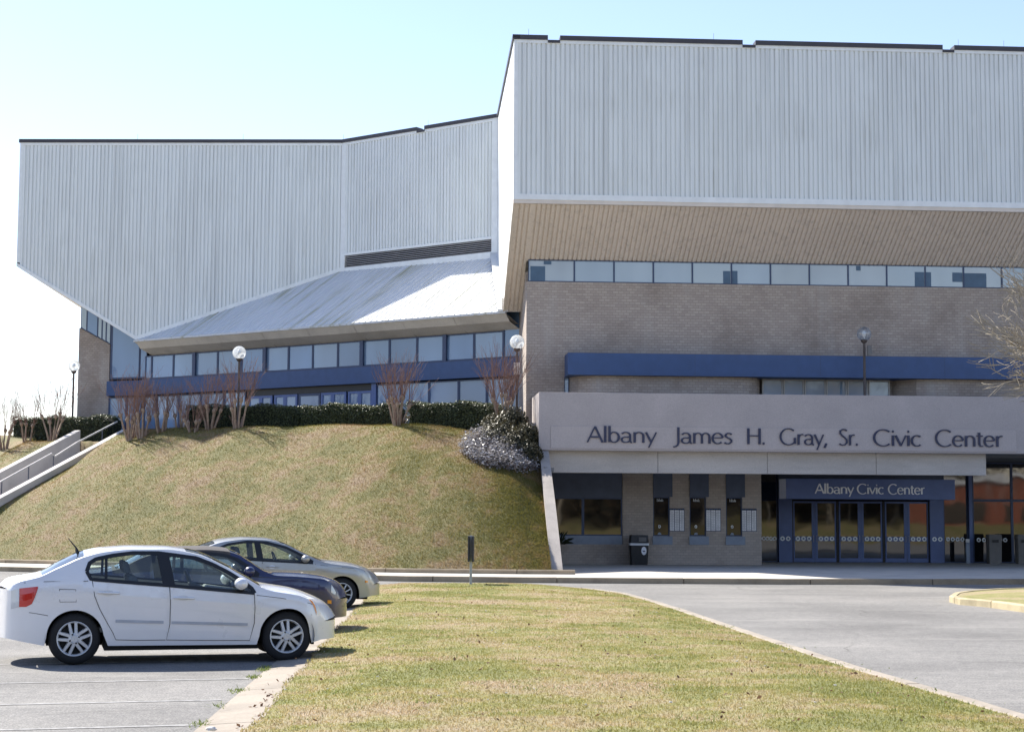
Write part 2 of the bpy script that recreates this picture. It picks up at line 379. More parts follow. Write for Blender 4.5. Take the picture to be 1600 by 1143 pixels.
M['sheenleaf'] = leaf_mat('glossy_ground_leaf', (0.20, 0.19, 0.19), (0.50, 0.48, 0.49), 0.25, 0.9, 0.2)  # pale leaf colour carries the sun's sheen off the glossy leaves
M['twig'] = simple('red_twig', (0.22, 0.13, 0.10), 0.8, var=0.25, vs=6)
M['myrtle'] = simple('myrtle_bark', (0.30, 0.225, 0.17), 0.85, var=0.25, vs=9, bs=0.3)
M['bark'] = simple('pale_bark', (0.30, 0.26, 0.20), 0.85, var=0.25, vs=6, bs=0.3)
M['pole'] = simple('lamp_pole', (0.07, 0.055, 0.05), 0.5)
M['polesilver'] = simple('post_galvanised', (0.42, 0.42, 0.42), 0.5)
M['signback'] = simple('sign_dark_edge', (0.03, 0.03, 0.035), 0.6)
M['globe'] = clear_glass('globe_glass', (0.92, 0.95, 0.97), 0.10)
_n = M['globe'].node_tree; _mx = _n.nodes.new('ShaderNodeMixShader'); _mx.inputs[0].default_value = 0.30; _tl = N(_n, 'ShaderNodeBsdfTranslucent', Color=(0.85, 0.88, 0.92, 1))
_o = _n.nodes['Material Output']; _src = _o.inputs['Surface'].links[0].from_socket; _n.links.new(_src, _mx.inputs[1]); _n.links.new(_tl.outputs[0], _mx.inputs[2]); _n.links.new(_mx.outputs[0], _o.inputs['Surface'])
M['bulb'] = simple('bulb_white', (0.85, 0.84, 0.80), 0.35)
M['white'] = simple('white_paint', (0.74, 0.75, 0.76), 0.6)
M['line'] = simple('worn_line_paint', (0.265, 0.262, 0.255), 0.85, var=0.45, vs=9, bs=0.3)
M['paper'] = simple('poster_paper', (0.84, 0.85, 0.88), 0.7)
M['ink'] = simple('poster_ink', (0.20, 0.22, 0.27), 0.7)
M['letter'] = simple('letter_navy', (0.03, 0.035, 0.075), 0.45)
M['letterwhite'] = simple('letter_white', (0.86, 0.87, 0.90), 0.5)
M['decal'] = simple('door_decal', (0.84, 0.88, 0.93), 0.5)
M['black'] = simple('black_plastic', (0.012, 0.012, 0.014), 0.45)
M['louvre'] = simple('louvre_metal', (0.34, 0.33, 0.33), 0.55)
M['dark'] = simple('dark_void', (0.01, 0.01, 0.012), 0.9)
M['bin_grey'] = simple('bin_grey', (0.17, 0.165, 0.16), 0.8, bs=0.3)
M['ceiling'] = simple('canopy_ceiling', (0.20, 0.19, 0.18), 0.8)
M['rail'] = simple('rail_blue', (0.05, 0.06, 0.09), 0.4)
M['litter'] = leaf_mat('leaf_litter', (0.10, 0.055, 0.035), (0.22, 0.13, 0.08), 0.8, 0.2, 0.2)
M['stone'] = simple('pale_stone', (0.62, 0.60, 0.56), 0.9)

# ------------------------------------------------------------------ frames of the building
FR = Fr((0.02, 60.0), (math.cos(R(4)), math.sin(R(4))))
PL0 = Vector((-22.4, 77.35, 0)); PL1 = Vector((-7.72, 77.1, 0)); PM1 = Vector((-0.64, 71.95, 0))
EA = Vector((-16.9, 77.2, 0)); EB = Vector((-0.25, 65.7, 0))
FL = Fr(PL0, PL1-PL0); LL = (PL1-PL0).length
FM = Fr(PL1, PM1-PL1); LM = (PM1-PL1).length
FE = Fr(EA, EB-EA); LE = (EB-EA).length
ZR, ZF, ZE, ZT = 18.74, 13.0, 9.74, 4.75    # roof, fascia bottom, eave, terrace

# ================================================================== GROUND
g = MB().quad((-1500, -1500, -0.06), (1500, -1500, -0.06), (1500, 1500, -0.06), (-1500, 1500, -0.06)).build('ground', M['soil'])
tag(g, kind='structure')
g = MB().quad((-110, -70, 0), (90, -70, 0), (90, 75, 0), (-110, 110, 0)).build('road', M['asphalt']); tag(g, kind='structure')

outer = [(-75, 90.3), (-32, 66.2), (-17.2, 57.9), (-9, 53.2), (-5.5, 51.2), (-3.0, 50.2), (0, 49.65), (3, 49.45), (7.7, 49.3), (12, 49.8), (15.5, 50.5), (22, 51.6), (45, 55)]
foot = [(-75, 94.5), (-32, 70.3), (-17.4, 62.1), (-9.4, 57.2), (-5.6, 54.6), (-3.2, 53.4), (0, 52.75), (1.75, 52.7)]
# pavement sheet (along the bank, then the entrance plaza)
m = MB()
for i in range(6):
    a, b = outer[i], outer[i+1]; c, d = foot[i+1], foot[i]
    m.quad((*a, .15), (*b, .15), (*c, .15), (*d, .15))
m.quad((*outer[6], .15), (3, 49.45, .15), (1.75, 52.7, .15), (0, 52.75, .15))
m.add([(3, 49.45, .15), (7.7, 49.3, .15), (12, 49.8, .15), (15.5, 50.5, .15), (22, 51.6, .15), (45, 55, .15), (45, 78, .15), (0.5, 74, .15), (1.0, 58, .15), (1.75, 52.7, .15)], [tuple(range(10))])
pv = tag(m.build('pavement', M['sidewalk']), kind='structure')
# joint lines in the pavement: shallow dark grooves
def polyline_len(P): return [0]+list(np.cumsum([math.dist(a, b) for a, b in zip(P, P[1:])]))
def along(P, L, s):
    for i in range(len(P)-1):
        if s <= L[i+1] or i == len(P)-2:
            f = (s-L[i])/(L[i+1]-L[i]); a, b = P[i], P[i+1]
            t = Vector((b[0]-a[0], b[1]-a[1], 0)).normalized()
            return Vector((a[0]+(b[0]-a[0])*f, a[1]+(b[1]-a[1])*f, 0)), t
def kerb_run(P, name, mat, piece, w, z0, z1, parent, s0=0, s1=None, side=1, gap=0.012):
    L = polyline_len(P); s1 = s1 or L[-1]; s = s0
    while s < s1-0.05:
        e = min(s+piece, s1); k = max(2, int((e-s)/0.8)+1); mb = MB(); pr = []
        for j in range(k+1):
            p, t = along(P, L, s+gap+(e-s-2*gap)*j/k); nrm = Vector((-t.y, t.x, 0))*side
            dz = random.uniform(-.003, .003)
            b = 0.025
            pr.append([p+Vector((0, 0, z0)), p+Vector((0, 0, z1-b)), p+nrm*b+Vector((0, 0, z1+dz)), p+nrm*w+Vector((0, 0, z1+dz)), p+nrm*w+Vector((0, 0, z0))])
        n = 5
        for q in pr: mb.v += q
        for j in range(k):
            for a in range(4): mb.f.append((j*n+a, (j+1)*n+a, (j+1)*n+a+1, j*n+a+1) if side > 0 else (j*n+a+1, (j+1)*n+a+1, (j+1)*n+a, j*n+a))
        mb.f.append(tuple(range(n))); mb.f.append(tuple(k*n+a for a in range(n-1, -1, -1)))
        mb.build(name, mat, parent); s = e
kb = tag(thing('street_kerb', None, None, (-10, 54, 0)), kind='structure')
kerb_run(outer, 'kerb_stone', M['kerb'], 3.6, 0.16, -0.02, 0.162, kb, s0=40, s1=135)
kb2 = tag(thing('bank_kerb', None, None, (-10, 57, 0)), kind='structure')
footk = foot[:-1]+[(1.95, 52.65)]
kerb_run(footk, 'kerb_stone', M['kerb'], 4.2, 0.18, 0.1, 0.285, kb2, s0=40)

# ---------------------------------------------------------------- bank (hill)
crest = [(-70, 112, 6.0), (-27, 83, 5.7)]
for px, py, d in ((60, 688, 77), (190, 671, 72), (300, 668, 68.8), (450, 666, 66.2), (600, 663, 64.4), (690, 666, 63.0), (760, 680, 61.2), (800, 690, 60.2)):
    q = at_d(px, py, d); crest.append((q.x, q.y, q.z))
crest.append((0.95, 60.1, 4.1))
footp = [(-75, 94.5), (-32, 70.3), (-22.5, 65.0), (-17.4, 62.1), (-13.2, 59.6), (-9.4, 57.2), (-5.6, 54.6), (-3.2, 53.4), (-1.0, 52.95), (0.3, 52.75), (1.24, 52.72)]
def catm(P, f):
    n = len(P)-1; x = f*n; i = min(int(x), n-1); t = x-i
    p = [Vector(P[max(0, min(n, i+k))]) for k in (-1, 0, 1, 2)]
    return 0.5*((2*p[1])+(-p[0]+p[2])*t+(2*p[0]-5*p[1]+4*p[2]-p[3])*t*t+(-p[0]+3*p[1]-3*p[2]+p[3])*t*t*t)
foot3 = [(x, y+0.17, 0.27) for x, y in footp]
# stair lines: the bank is cut away between the two side walls
ST_r0 = at_d(0, 773, 67.5); ST_r1 = at_d(190, 671, 73.6); ST_l0 = at_d(0, 738, 70.0); ST_l1 = at_d(126, 671.5, 75.2)
ST_r00 = ST_r0+(ST_r0-ST_r1)*0.62; ST_l00 = ST_l0+(ST_l0-ST_l1)*0.75
sd = Vector((ST_r1.x-ST_r00.x, ST_r1.y-ST_r00.y, 0)); SLEN = sd.length; sd.normalize(); sperp = Vector((-sd.y, sd.x, 0))
def stair_cut(p):
    q = Vector((p.x-ST_r00.x, p.y-ST_r00.y, 0)); al, pe = q.dot(sd), q.dot(sperp)
    pm = lerp(1.14, 2.79, al/SLEN)+.2
    k = min(1, max(0, (pe+.30)/.2))*min(1, max(0, (pm+.15-pe)/.2))*min(1, max(0, (al+.5)/.3))*min(1, max(0, (SLEN+.8-al)/.5))
    # next to the walls the bank meets them a little below the coping
    zt = lerp(ST_r00.z, ST_r1.z, min(1, max(0, al/SLEN)))
    if -1.6 < pe < 4 and -1 < al < SLEN+1:
        near = max(0, 1-max(0, -pe-.3)/1.3) if pe < 1 else max(0, 1-max(0, pe-pm)/1.7)
        p.z = lerp(p.z, min(p.z, zt-.25), near)
        if pe < 1: p.z = lerp(p.z, zt-.28, near*.8)
    p.z -= 1.7*k
    return p
def hill_pt(a, b):
    f = catm(foot3, a); c = catm(crest, a); f.z -= .12*max(0, (a-.9)/.1); c.z -= .12*max(0, (a-.9)/.1)
    if b <= 1:
        gz = 1-(1-b)**lerp(1.24, 1.0, min(1, max(0, (a-.72)/.22)))
        p = Vector((lerp(f.x, c.x, b), lerp(f.y, c.y, b), lerp(f.z, c.z, gz)))
    else:
        e = b-1; dirn = Vector((c.x-f.x, c.y-f.y, 0)).normalized()
        p = c+dirn*e*6.0; p.z = lerp(c.z, ZT+0.05, min(1, e*1.6))
    if 0.03 < b: 
        p.z += 0.06*math.sin(p.x*1.3+p.y*0.7)*math.sin(p.y*1.1-p.x*.4)*min(1, b*5)*max(0, 1-abs(a-0.5)*1.2)
    return stair_cut(p)
NA, NB = 420, 44
V = []; F = []
for i in range(NA+1):
    for j in range(NB+1):
        V.append(hill_pt(i/NA, j/NB*1.5))
for i in range(NA):
    for j in range(NB):
        k = i*(NB+1)+j; F.append((k, k+NB+1, k+NB+2, k+1))
hm = MB(); hm.v = V; hm.f = F
hill = tag(hm.build('grass_bank', M['hill'], smooth=True), kind='structure')
HB = BVHTree.FromPolygons([tuple(v) for v in V], F)
def hill_hit(px, py):
    h = HB.ray_cast(CAM, ray(px, py).normalized()); return h[0]
def hill_z(x, y):
    h = HB.ray_cast(Vector((x, y, 30)), Vector((0, 0, -1))); return h[0].z if h[0] else ZT
# terrace slab behind the bank
tr = MB().add([(-40, 95, ZT), (-25, 84, ZT), (-15, 76, ZT), (-8, 71, ZT), (-1.5, 64.5, ZT), (0.8, 62.5, ZT), (1.0, 70, ZT), (-16, 80, ZT), (-30, 100, ZT)], [tuple(range(9))])
tag(tr.build('terrace', M['sidewalk']), kind='structure')

# ---------------------------------------------------------------- front lawn island
rp = [(1600, 1125), (1460, 1083), (1320, 1042), (1215, 1007), (1115, 973), (1060, 954), (1010, 938), (970, 927), (920, 920), (870, 916.5), (830, 914.6)]
edge = sorted([(lambda q: (q.y, q.x))(at_z(a, b, 0.08)) for a, b in rp])
edge = [(8.0, edge[0][1]+(edge[0][0]-8)*0.72)]+edge
DT = edge[-1][0]
def xr(d): return interp(edge, d)
gl = [(8, -1.86), (14.7, -2.12), (23, -2.5), (28, -2.72), (34, -2.95), (44, -3.35), (46.5, -3.45)]
def xl(d): return interp(gl, d)+0.02*math.sin(d*1.3)+0.015*math.sin(d*4.7+1)+0.01*math.sin(d*11)
def lawn_z(x, d):
    a, b = xl(d), xr(d); f = (x-a)/(b-a)
    e = min(1, 6*min(f, 1-f)*1.0)
    return 0.085+0.06*max(0, e)+0.02*math.sin(x*1.7+d*.6)*math.sin(d*.9)*max(0, e)
V = []; F = []; nd, nx = 90, 36
for i in range(nd+1):
    d = 8+(DT-8)*i/nd
    for j in range(nx+1):
        f = j/nx; x = lerp(xl(d), xr(d), f); V.append((x, d, lawn_z(x, d)))
for i in range(nd):
    for j in range(nx):
        k = i*(nx+1)+j; F.append((k, k+1, k+nx+2, k+nx+1))
lm = MB(); lm.add(V, F)
# skirt
lawn = tag(lm.build('lawn', M['lawn'], smooth=True, origin=(0, 25, 0)), kind='structure')
# far edge of the lawn towards the road
fe = [(x, DT+0.25*math.sin(math.pi*(x-xl(DT))/(xr(DT)-xl(DT)))) for x in np.linspace(xl(DT), xr(DT), 14)]
mb = MB()
for (x0, y0), (x1, y1) in zip(fe, fe[1:]):
    mb.quad((x0, DT-0.01, lawn_z(x0, DT)), (x1, DT-0.01, lawn_z(x1, DT)), (x1, y1, 0.02), (x0, y0, 0.02))
tag(mb.build('lawn_edge', M['lawn']), kind='structure')
kr = [(x, d) for d, x in edge]
kb3 = tag(thing('lawn_kerb', None, None, (4, 25, 0)), kind='structure')
kerb_run(kr, 'kerb_stone', M['kerbpale'], 3.0, 0.16, -0.02, 0.095, kb3, s1=polyline_len(kr)[-2], side=-1)
# concrete gutter in front of the parked cars
gu = [(8, -2.40), (14.4, -2.63), (21.5, -2.92), (28, -3.15), (34, -3.38), (45.5, -3.85)]
gt = tag(thing('gutter', None, None, (-2.9, 20, 0)), kind='structure')
d = 9.0; mb = MB()
while d < 45:
    e = min(d+3.05, 45.3); a = interp(gu, d); b = interp(gu, e-0.02); c = interp(gl, d)+.06; f = interp(gl, e-.02)+.06
    MB().hexa([(a, d, -.02), (c, d, -.02), (f, e-.02, -.02), (b, e-.02, -.02), (a, d, .012), (c, d, .05), (f, e-.02, .05), (b, e-.02, .012)]).build('gutter_slab', M['kerbpale'], gt)
    d = e
# painted parking lines, slanted like the cars
for i, (px, py, ln) in enumerate(((436, 1030, 5.2), (405, 1059, 5.2), (365, 1092, 5.2), (322, 1131, 5.2), (505, 967, 5.2), (545, 938, 5.2), (528, 951, 5.2))):
    q = at_z(px, py, 0.004); dr = Vector((-math.cos(R(15)), -math.sin(R(15)), 0)); nn = Vector((-dr.y, dr.x, 0))*0.045
    mb = MB(); a = q+dr*0.12; b = q+dr*ln
    mb.quad(a-nn, a+nn, b+nn, b-nn)
    o = mb.build('parking_line', M['line']); tag(o, kind='structure')
# right-hand island with its tree
ip = [(1483, 931), (1490, 926), (1520, 922), (1565, 919.5), (1640, 917), (2000, 921), (2060, 940), (1960, 985), (1660, 954), (1600, 946), (1540, 938), (1500, 935)]
IP = [at_z(a, b, 0.13) for a, b in ip]
mb = MB(); c = sum(IP, Vector())/len(IP)
mb.v = [c+Vector((0, 0, 0.08))]+[p+(c-p)*0.02 for p in IP]; mb.f = [(0, 1+(i+1) % len(IP), 1+i) for i in range(len(IP))]
tag(mb.build('side_island', M['lawn'], recalc=True), kind='structure')
kb4 = tag(thing('island_kerb', None, None, c.xy.to_3d()), kind='structure')
kerb_run([(p.x, p.y) for p in IP[8:]]+[(IP[0].x, IP[0].y)]+[(p.x, p.y) for p in IP[1:5]], 'kerb_stone', M['kerbyellow'], 1.9, 0.15, -.02, 0.15, kb4, side=-1, gap=0.02)


# ================================================================== BUILDING
B = thing('arena_building', 'large arena with white ribbed metal upper storeys, tan block walls and blue fascia', 'building', FR.p(0, 0, 0))
PITCHR = 0.171
def corrug(name, mat, lo, hi, nrm, s0, s1, pitch=PITCHR, depth=0.05, prof=((0, 0), (0.64, 0), (0.70, 1), (0.94, 1)), parent=None, nz=1):
    nrm = Vector(nrm).normalized(); mb = MB(); s = s0; S = []
    while s < s1:
        for f, dd in prof:
            q = s+f*pitch
            if q < s1: S.append((q, dd))
        s += pitch
    S.append((s1, 0))
    for q, dd in S:
        a, b = Vector(lo(q)), Vector(hi(q)); off = -nrm*depth*dd
        for k in range(nz+1): mb.v.append(a.lerp(b, k/nz)+off)
    for i in range(len(S)-1):
        for k in range(nz):
            a = i*(nz+1)+k; mb.f.append((a, a+nz+1, a+nz+2, a+1))
    return mb.build(name, mat, parent or B)
def strip(fr, s0, s1, t0, t1, z0, z1, name, mat, parent=None, bevel=0):
    return MB().fbox(fr, s0, s1, t0, t1, z0, z1).build(name, mat, parent or B, bevel=bevel)
SR = 30.0
back = -FR.b
# ---- right-hand box: front cladding, trims, cap, soffit
corrug('metal_cladding', M['siding'], lambda s: FR.p(s, 0, ZF+0.20), lambda s: FR.p(s, 0, ZR-0.12), -FR.b, 0.14, SR)
strip(FR, 0, 0.14, -0.012, 0.2, ZF+0.2, ZR-0.12, 'corner_trim', M['siding_trim'])
strip(FR, 0.0, SR, -0.03, 0.3, ZF, ZF+0.20, 'flashing', M['siding_trim'])
strip(FR, 0.0, SR, -0.02, 0.3, ZR-0.12, ZR, 'flashing', M['siding_trim'])
strip(FR, 0.0, SR, -0.005, 0.25, ZF-0.13, ZF-0.002, 'soffit_trim', M['soffit_trim'])
notch = [FR.S(px, 60, 0) for px in (856, 875, 1160, 1180, 1472, 1490)]+[SR]
s = -0.03
for i, q in enumerate(notch):
    if i % 2 == 0: strip(FR, s, q, -0.06, 0.4, ZR+0.001, ZR+0.165, 'roof_cap', M['cap'])
    else: strip(FR, s, q, -0.055, 0.4, ZR-0.10, ZR-0.001, 'roof_cap', M['cap'])
    s = q
# soffit (tan ribbed) rising to the front
TW, ZW = 2.88, 11.34
SW = FR.S(822.5, 500, TW)
sn = Vector(FR.b)*-(ZF-ZE)+Vector((0, 0, -5.7)); sn.normalize()
zs = lambda t: ZF-0.05-(ZF-0.05-ZE)*t/5.72
corrug('soffit_cladding', M['soffit'], lambda s: FR.p(s, TW+0.1, zs(TW+0.1)), lambda s: FR.p(s, 0.02, zs(0.02)), sn, SW, SR, depth=0.045)
corrug('soffit_cladding', M['soffit'], lambda s: FR.p(s, 5.72, zs(5.72)), lambda s: FR.p(s, 0.02, zs(0.02)), sn, 0.1, SW, depth=0.045)
# solid edge strip of soffit at the left end
MB().hexa([FR.p(0, 0.02, zs(0.02)-0.03), FR.p(0.1, 0.02, zs(0.02)-0.03), FR.p(0.1, 5.72, zs(5.72)-0.03), FR.p(0.02, 5.72, zs(5.72)-0.03),
           FR.p(0, 0.02, zs(0.02)+0.05), FR.p(0.1, 0.02, zs(0.02)+0.05), FR.p(0.1, 5.72, zs(5.72)+0.05), FR.p(0.02, 5.72, zs(5.72)+0.05)]).build('soffit_trim', M['soffit_trim'], B)
# lit left side of the box
SB, TB = (PM1-FR.o).dot(FR.u), (PM1-FR.o).dot(FR.b)
side = [FR.p(0, 0, ZF-0.1), FR.p(0, 0, ZR), FR.p(SB, TB, ZR), FR.p(SB, TB, ZE-0.2), FR.p(SB*5.75/TB, 5.75, ZE-0.05)]
MB().add(side, [(0, 4, 3, 2, 1)]).build('side_cladding', M['siding_trim'], B)
mb = MB(); mb.hexa([FR.p(-.06, -.06, ZR), FR.p(.2, -.06, ZR), FR.p(SB+.2, TB, ZR), FR.p(SB-.06, TB, ZR), FR.p(-.06, -.06, ZR+.165), FR.p(.2, -.06, ZR+.165), FR.p(SB+.2, TB, ZR+.165), FR.p(SB-.06, TB, ZR+.165)])
mb.v = [v+Vector((0, 0, 0.0015)) for v in mb.v]; mb.build('roof_cap', M['cap'], B)
# side panel joints (thin standing ribs)
for k in range(1, 9):
    t = k*TB/9; z0 = max(ZE+0.1, zs(t)+.1) if t < 5.7 else ZE
    MB().hexa([FR.p(SB*t/TB-.015, t-.02, z0), FR.p(SB*t/TB+.01, t-.02, z0), FR.p(SB*t/TB+.01, t+.02, z0), FR.p(SB*t/TB-.015, t+.02, z0),
               FR.p(SB*t/TB-.015, t-.02, ZR-.1), FR.p(SB*t/TB+.01, t-.02, ZR-.1), FR.p(SB*t/TB+.01, t+.02, ZR-.1), FR.p(SB*t/TB-.015, t+.02, ZR-.1)]).build('panel_joint', M['siding_trim'], B)
# ---- block wall under the soffit
zc0 = FR.Z(823, 439.5, TW)
MB().fbox(FR, SW, SR, TW, TW+0.3, 4.2, zc0).build('block_wall', M['block'], B)
MB().fbox(FR, SW, SW+0.3, TW+0.301, 7.2, 4.2, zc0+0.4).build('block_wall', M['block'], B)
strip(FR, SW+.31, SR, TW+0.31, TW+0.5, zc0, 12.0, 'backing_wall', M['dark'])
strip(FR, -0.02, SW+.2, 5.73, 5.8, zs(5.72)-.02, zs(5.72)+.5, 'soffit_end', M['eave'])
# clerestory windows: one unit for every mullion bay
def window(fr, s0, s1, t, z0, z1, fw=0.035, fmat=None, gmat=None, name='window', dep=0.06, parent=None, ztop=None, pane='pane', inset=0.03):
    mb = MB(); fmat = fmat or M['blueframe']; gmat = gmat or M['glass_sky']
    mb.fbox(fr, s0, s0+fw, t-dep, t, z0, z1); mb.fbox(fr, s1-fw, s1, t-dep, t, z0, z1)
    mb.fbox(fr, s0+fw, s1-fw, t-dep, t, z0, z0+fw); mb.fbox(fr, s0+fw, s1-fw, t-dep, t, z1-fw, z1)
    o = mb.build(name, fmat, parent or B)
    e = random.uniform(-.006, .006); f = random.uniform(-.008, .008)
    if gmat is M['glass_blue']: gmat = M[random.choice(('glass_blue', 'glass_blue2', 'glass_blue3'))]
    elif gmat is M['glass_sky']: gmat = M[random.choice(('glass_sky', 'glass_sky2', 'glass_sky3'))]
    MB().quad(fr.p(s0+fw, t-inset+e, z0+fw), fr.p(s1-fw, t-inset-e, z0+fw), fr.p(s1-fw, t-inset-e+f, z1-fw), fr.p(s0+fw, t-inset+e+f, z1-fw)).build(pane, gmat, o)
    return o
px = [825.5, 897.5, 959.5, 1021, 1082, 1143, 1204]
S0 = [FR.S(x, 425, TW) for x in px]; st = (S0[-1]-S0[1])/5
while S0[-1] < SR-1.5: S0.append(S0[-1]+st)
zc1 = ZW-0.03
for k, (a, b) in enumerate(zip(S0, S0[1:])):
    wdw = window(FR, a, b, TW+0.06, zc0+0.003, zc1, 0.028, name='clerestory_window')
    # dark sheets propped behind some panes
    for (q0, q1, r0, r1) in {0: [(0.03, 0.36, 0.0, 0.72), (0.33, 0.5, 0.82, 0.98)], 4: [(0.80, 0.99, 0.0, 0.62)], 5: [(0.0, 0.14, 0.0, 0.64)], 8: [(0.2, .32, .75, .98)], 9: [(0.74, 0.99, 0.0, 0.72)], 10: [(0.0, 0.14, 0, .72), (.72, .99, .25, .72)], 11: [(0., .6, .0, .70)]}.get(k, []):
        MB().fbox(FR, lerp(a+.03, b-.03, q0), lerp(a+.03, b-.03, q1), TW+0.018, TW+0.026, lerp(zc0+.035, zc1-.03, r0), lerp(zc0+.035, zc1-.03, r1)).build('dark_sheet', M['bluepane'] if 'bluepane' in M else M['glass_blue'], wdw)
# ---- blue fascia over the terrace doors
TBF = 1.66
zb1, zb0 = FR.Z(884, 550.7, TBF), FR.Z(884, 585, TBF)
sb = FR.S(887.5, 570, TBF)
strip(FR, sb, SR, TBF, TW-0.003, zb0, zb1, 'blue_fascia', M['blue'])
for k in range(1, 7): strip(FR, sb+4.6*k, sb+4.6*k+0.012, TBF-0.003, TBF+0.01, zb0, zb1, 'fascia_joint', M['blueframe'])
# curved block bay below it
mb = MB(); pts = []
s0, s1 = FR.S(889, 600, TW), FR.S(1189, 600, TW)
for k in range(25):
    f = k/24; e = min(f, 1-f); pts.append((lerp(s0, s1, f), TW-0.02-0.9*min(1, math.sqrt(max(0, 1-(1-min(1, e/0.16))**2)))))
for (a, t), (b, u) in zip(pts, pts[1:]): mb.quad(FR.p(a, t, 4.6), FR.p(b, u, 4.6), FR.p(b, u, zb0-0.004), FR.p(a, t, zb0-0.004))
mb.build('block_bay', M['block'], B, smooth=True)
s0, s1 = FR.S(1394, 600, TW), SR; mb = MB(); pts = []
for k in range(25):
    f = k/24; e = min(f, 1-f); pts.append((lerp(s0, s1, f), TW-0.02-0.9*min(1, math.sqrt(max(0, 1-(1-min(1, e/0.07))**2)))))
for (a, t), (b, u) in zip(pts, pts[1:]): mb.quad(FR.p(a, t, 4.6), FR.p(b, u, 4.6), FR.p(b, u, zb0-0.004), FR.p(a, t, zb0-0.004))
mb.build('block_bay', M['block'], B, smooth=True)
window(FR, FR.S(881.5, 600, TW), FR.S(888.5, 600, TW), TW-0.01, 4.8, zb0-0.01, 0.02, gmat=M['glass_blue'], name='side_light')
pxs = [1190, 1223, 1256, 1290, 1323, 1356, 1390]
for a, b in zip(pxs, pxs[1:]):
    window(FR, FR.S(a, 600, TW-.3)+0.01, FR.S(b, 600, TW-.3)-0.01, TW-0.3, 4.8, zb0-0.006, 0.05, fmat=M['paleframe'], gmat=M['glass_pale'] if 'glass_pale' in M else M['glass_sky'], name='terrace_window')
# ---- canopy: parapet, beam, ceiling, terrace floor
TC = -0.2
zp1, zp0 = FR.Z(850, 612.3, TC), FR.Z(850, 702.8, TC)
sc0 = FR.S(842, 650, TC)
strip(FR, sc0, SR, TC, TC+0.3, zp0, zp1, 'parapet', M['parapet'], bevel=0.012)
strip(FR, sc0-0.004, sc0+0.3, TC+0.303, 4.9, zp0+0.35, zp1-0.002, 'parapet_side', M['parapet'], bevel=0.012)
strip(FR, sc0-0.26, sc0-0.006, 0.9, 2.0, 4.75, 5.2, 'scupper_box', M['parapet'], bevel=0.01)
strip(FR, sc0+0.31, SR, TC+0.303, TW-0.01, 4.42, ZT, 'terrace_slab', M['beam'])
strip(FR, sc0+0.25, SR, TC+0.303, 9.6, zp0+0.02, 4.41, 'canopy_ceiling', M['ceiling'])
TBm = 0.25
bp = [852, 1028, 1199, 1369, 1541]
zbm = FR.Z(1190, 740, TBm)
for a, b in zip(bp, bp[1:]):
    strip(FR, FR.S(a, 725, TBm)+0.006, FR.S(b, 725, TBm)-0.006, TBm, TBm+0.45, zbm, zp0+0.015, 'beam_panel', M['beam'], bevel=0.01)
strip(FR, FR.S(853, 725, TBm), FR.S(1540, 725, TBm), TBm+0.02, TBm+0.4, zbm+0.02, zp0, 'beam_core', M['dark'])
# ---- ground floor wall with ticket windows
T2 = 4.9; ZC = 4.2
zsl0, zsl1 = FR.Z(930, 850, T2), FR.Z(930, 836.5, T2)
def SX(x, t=T2): return FR.S(x, 830, t)
strip(FR, SX(846), SX(1190), T2, T2+0.35, 0.1, zsl0, 'block_wall', M['block_dark'])
piers = [(973, 1020.5), (1046.5, 1077.5), (1103.5, 1134.5), (1160, 1190)]
for a, b in piers: strip(FR, SX(a), SX(b), T2+0.002, T2+0.35, zsl0, ZC, 'block_pier', M['block_dark'])
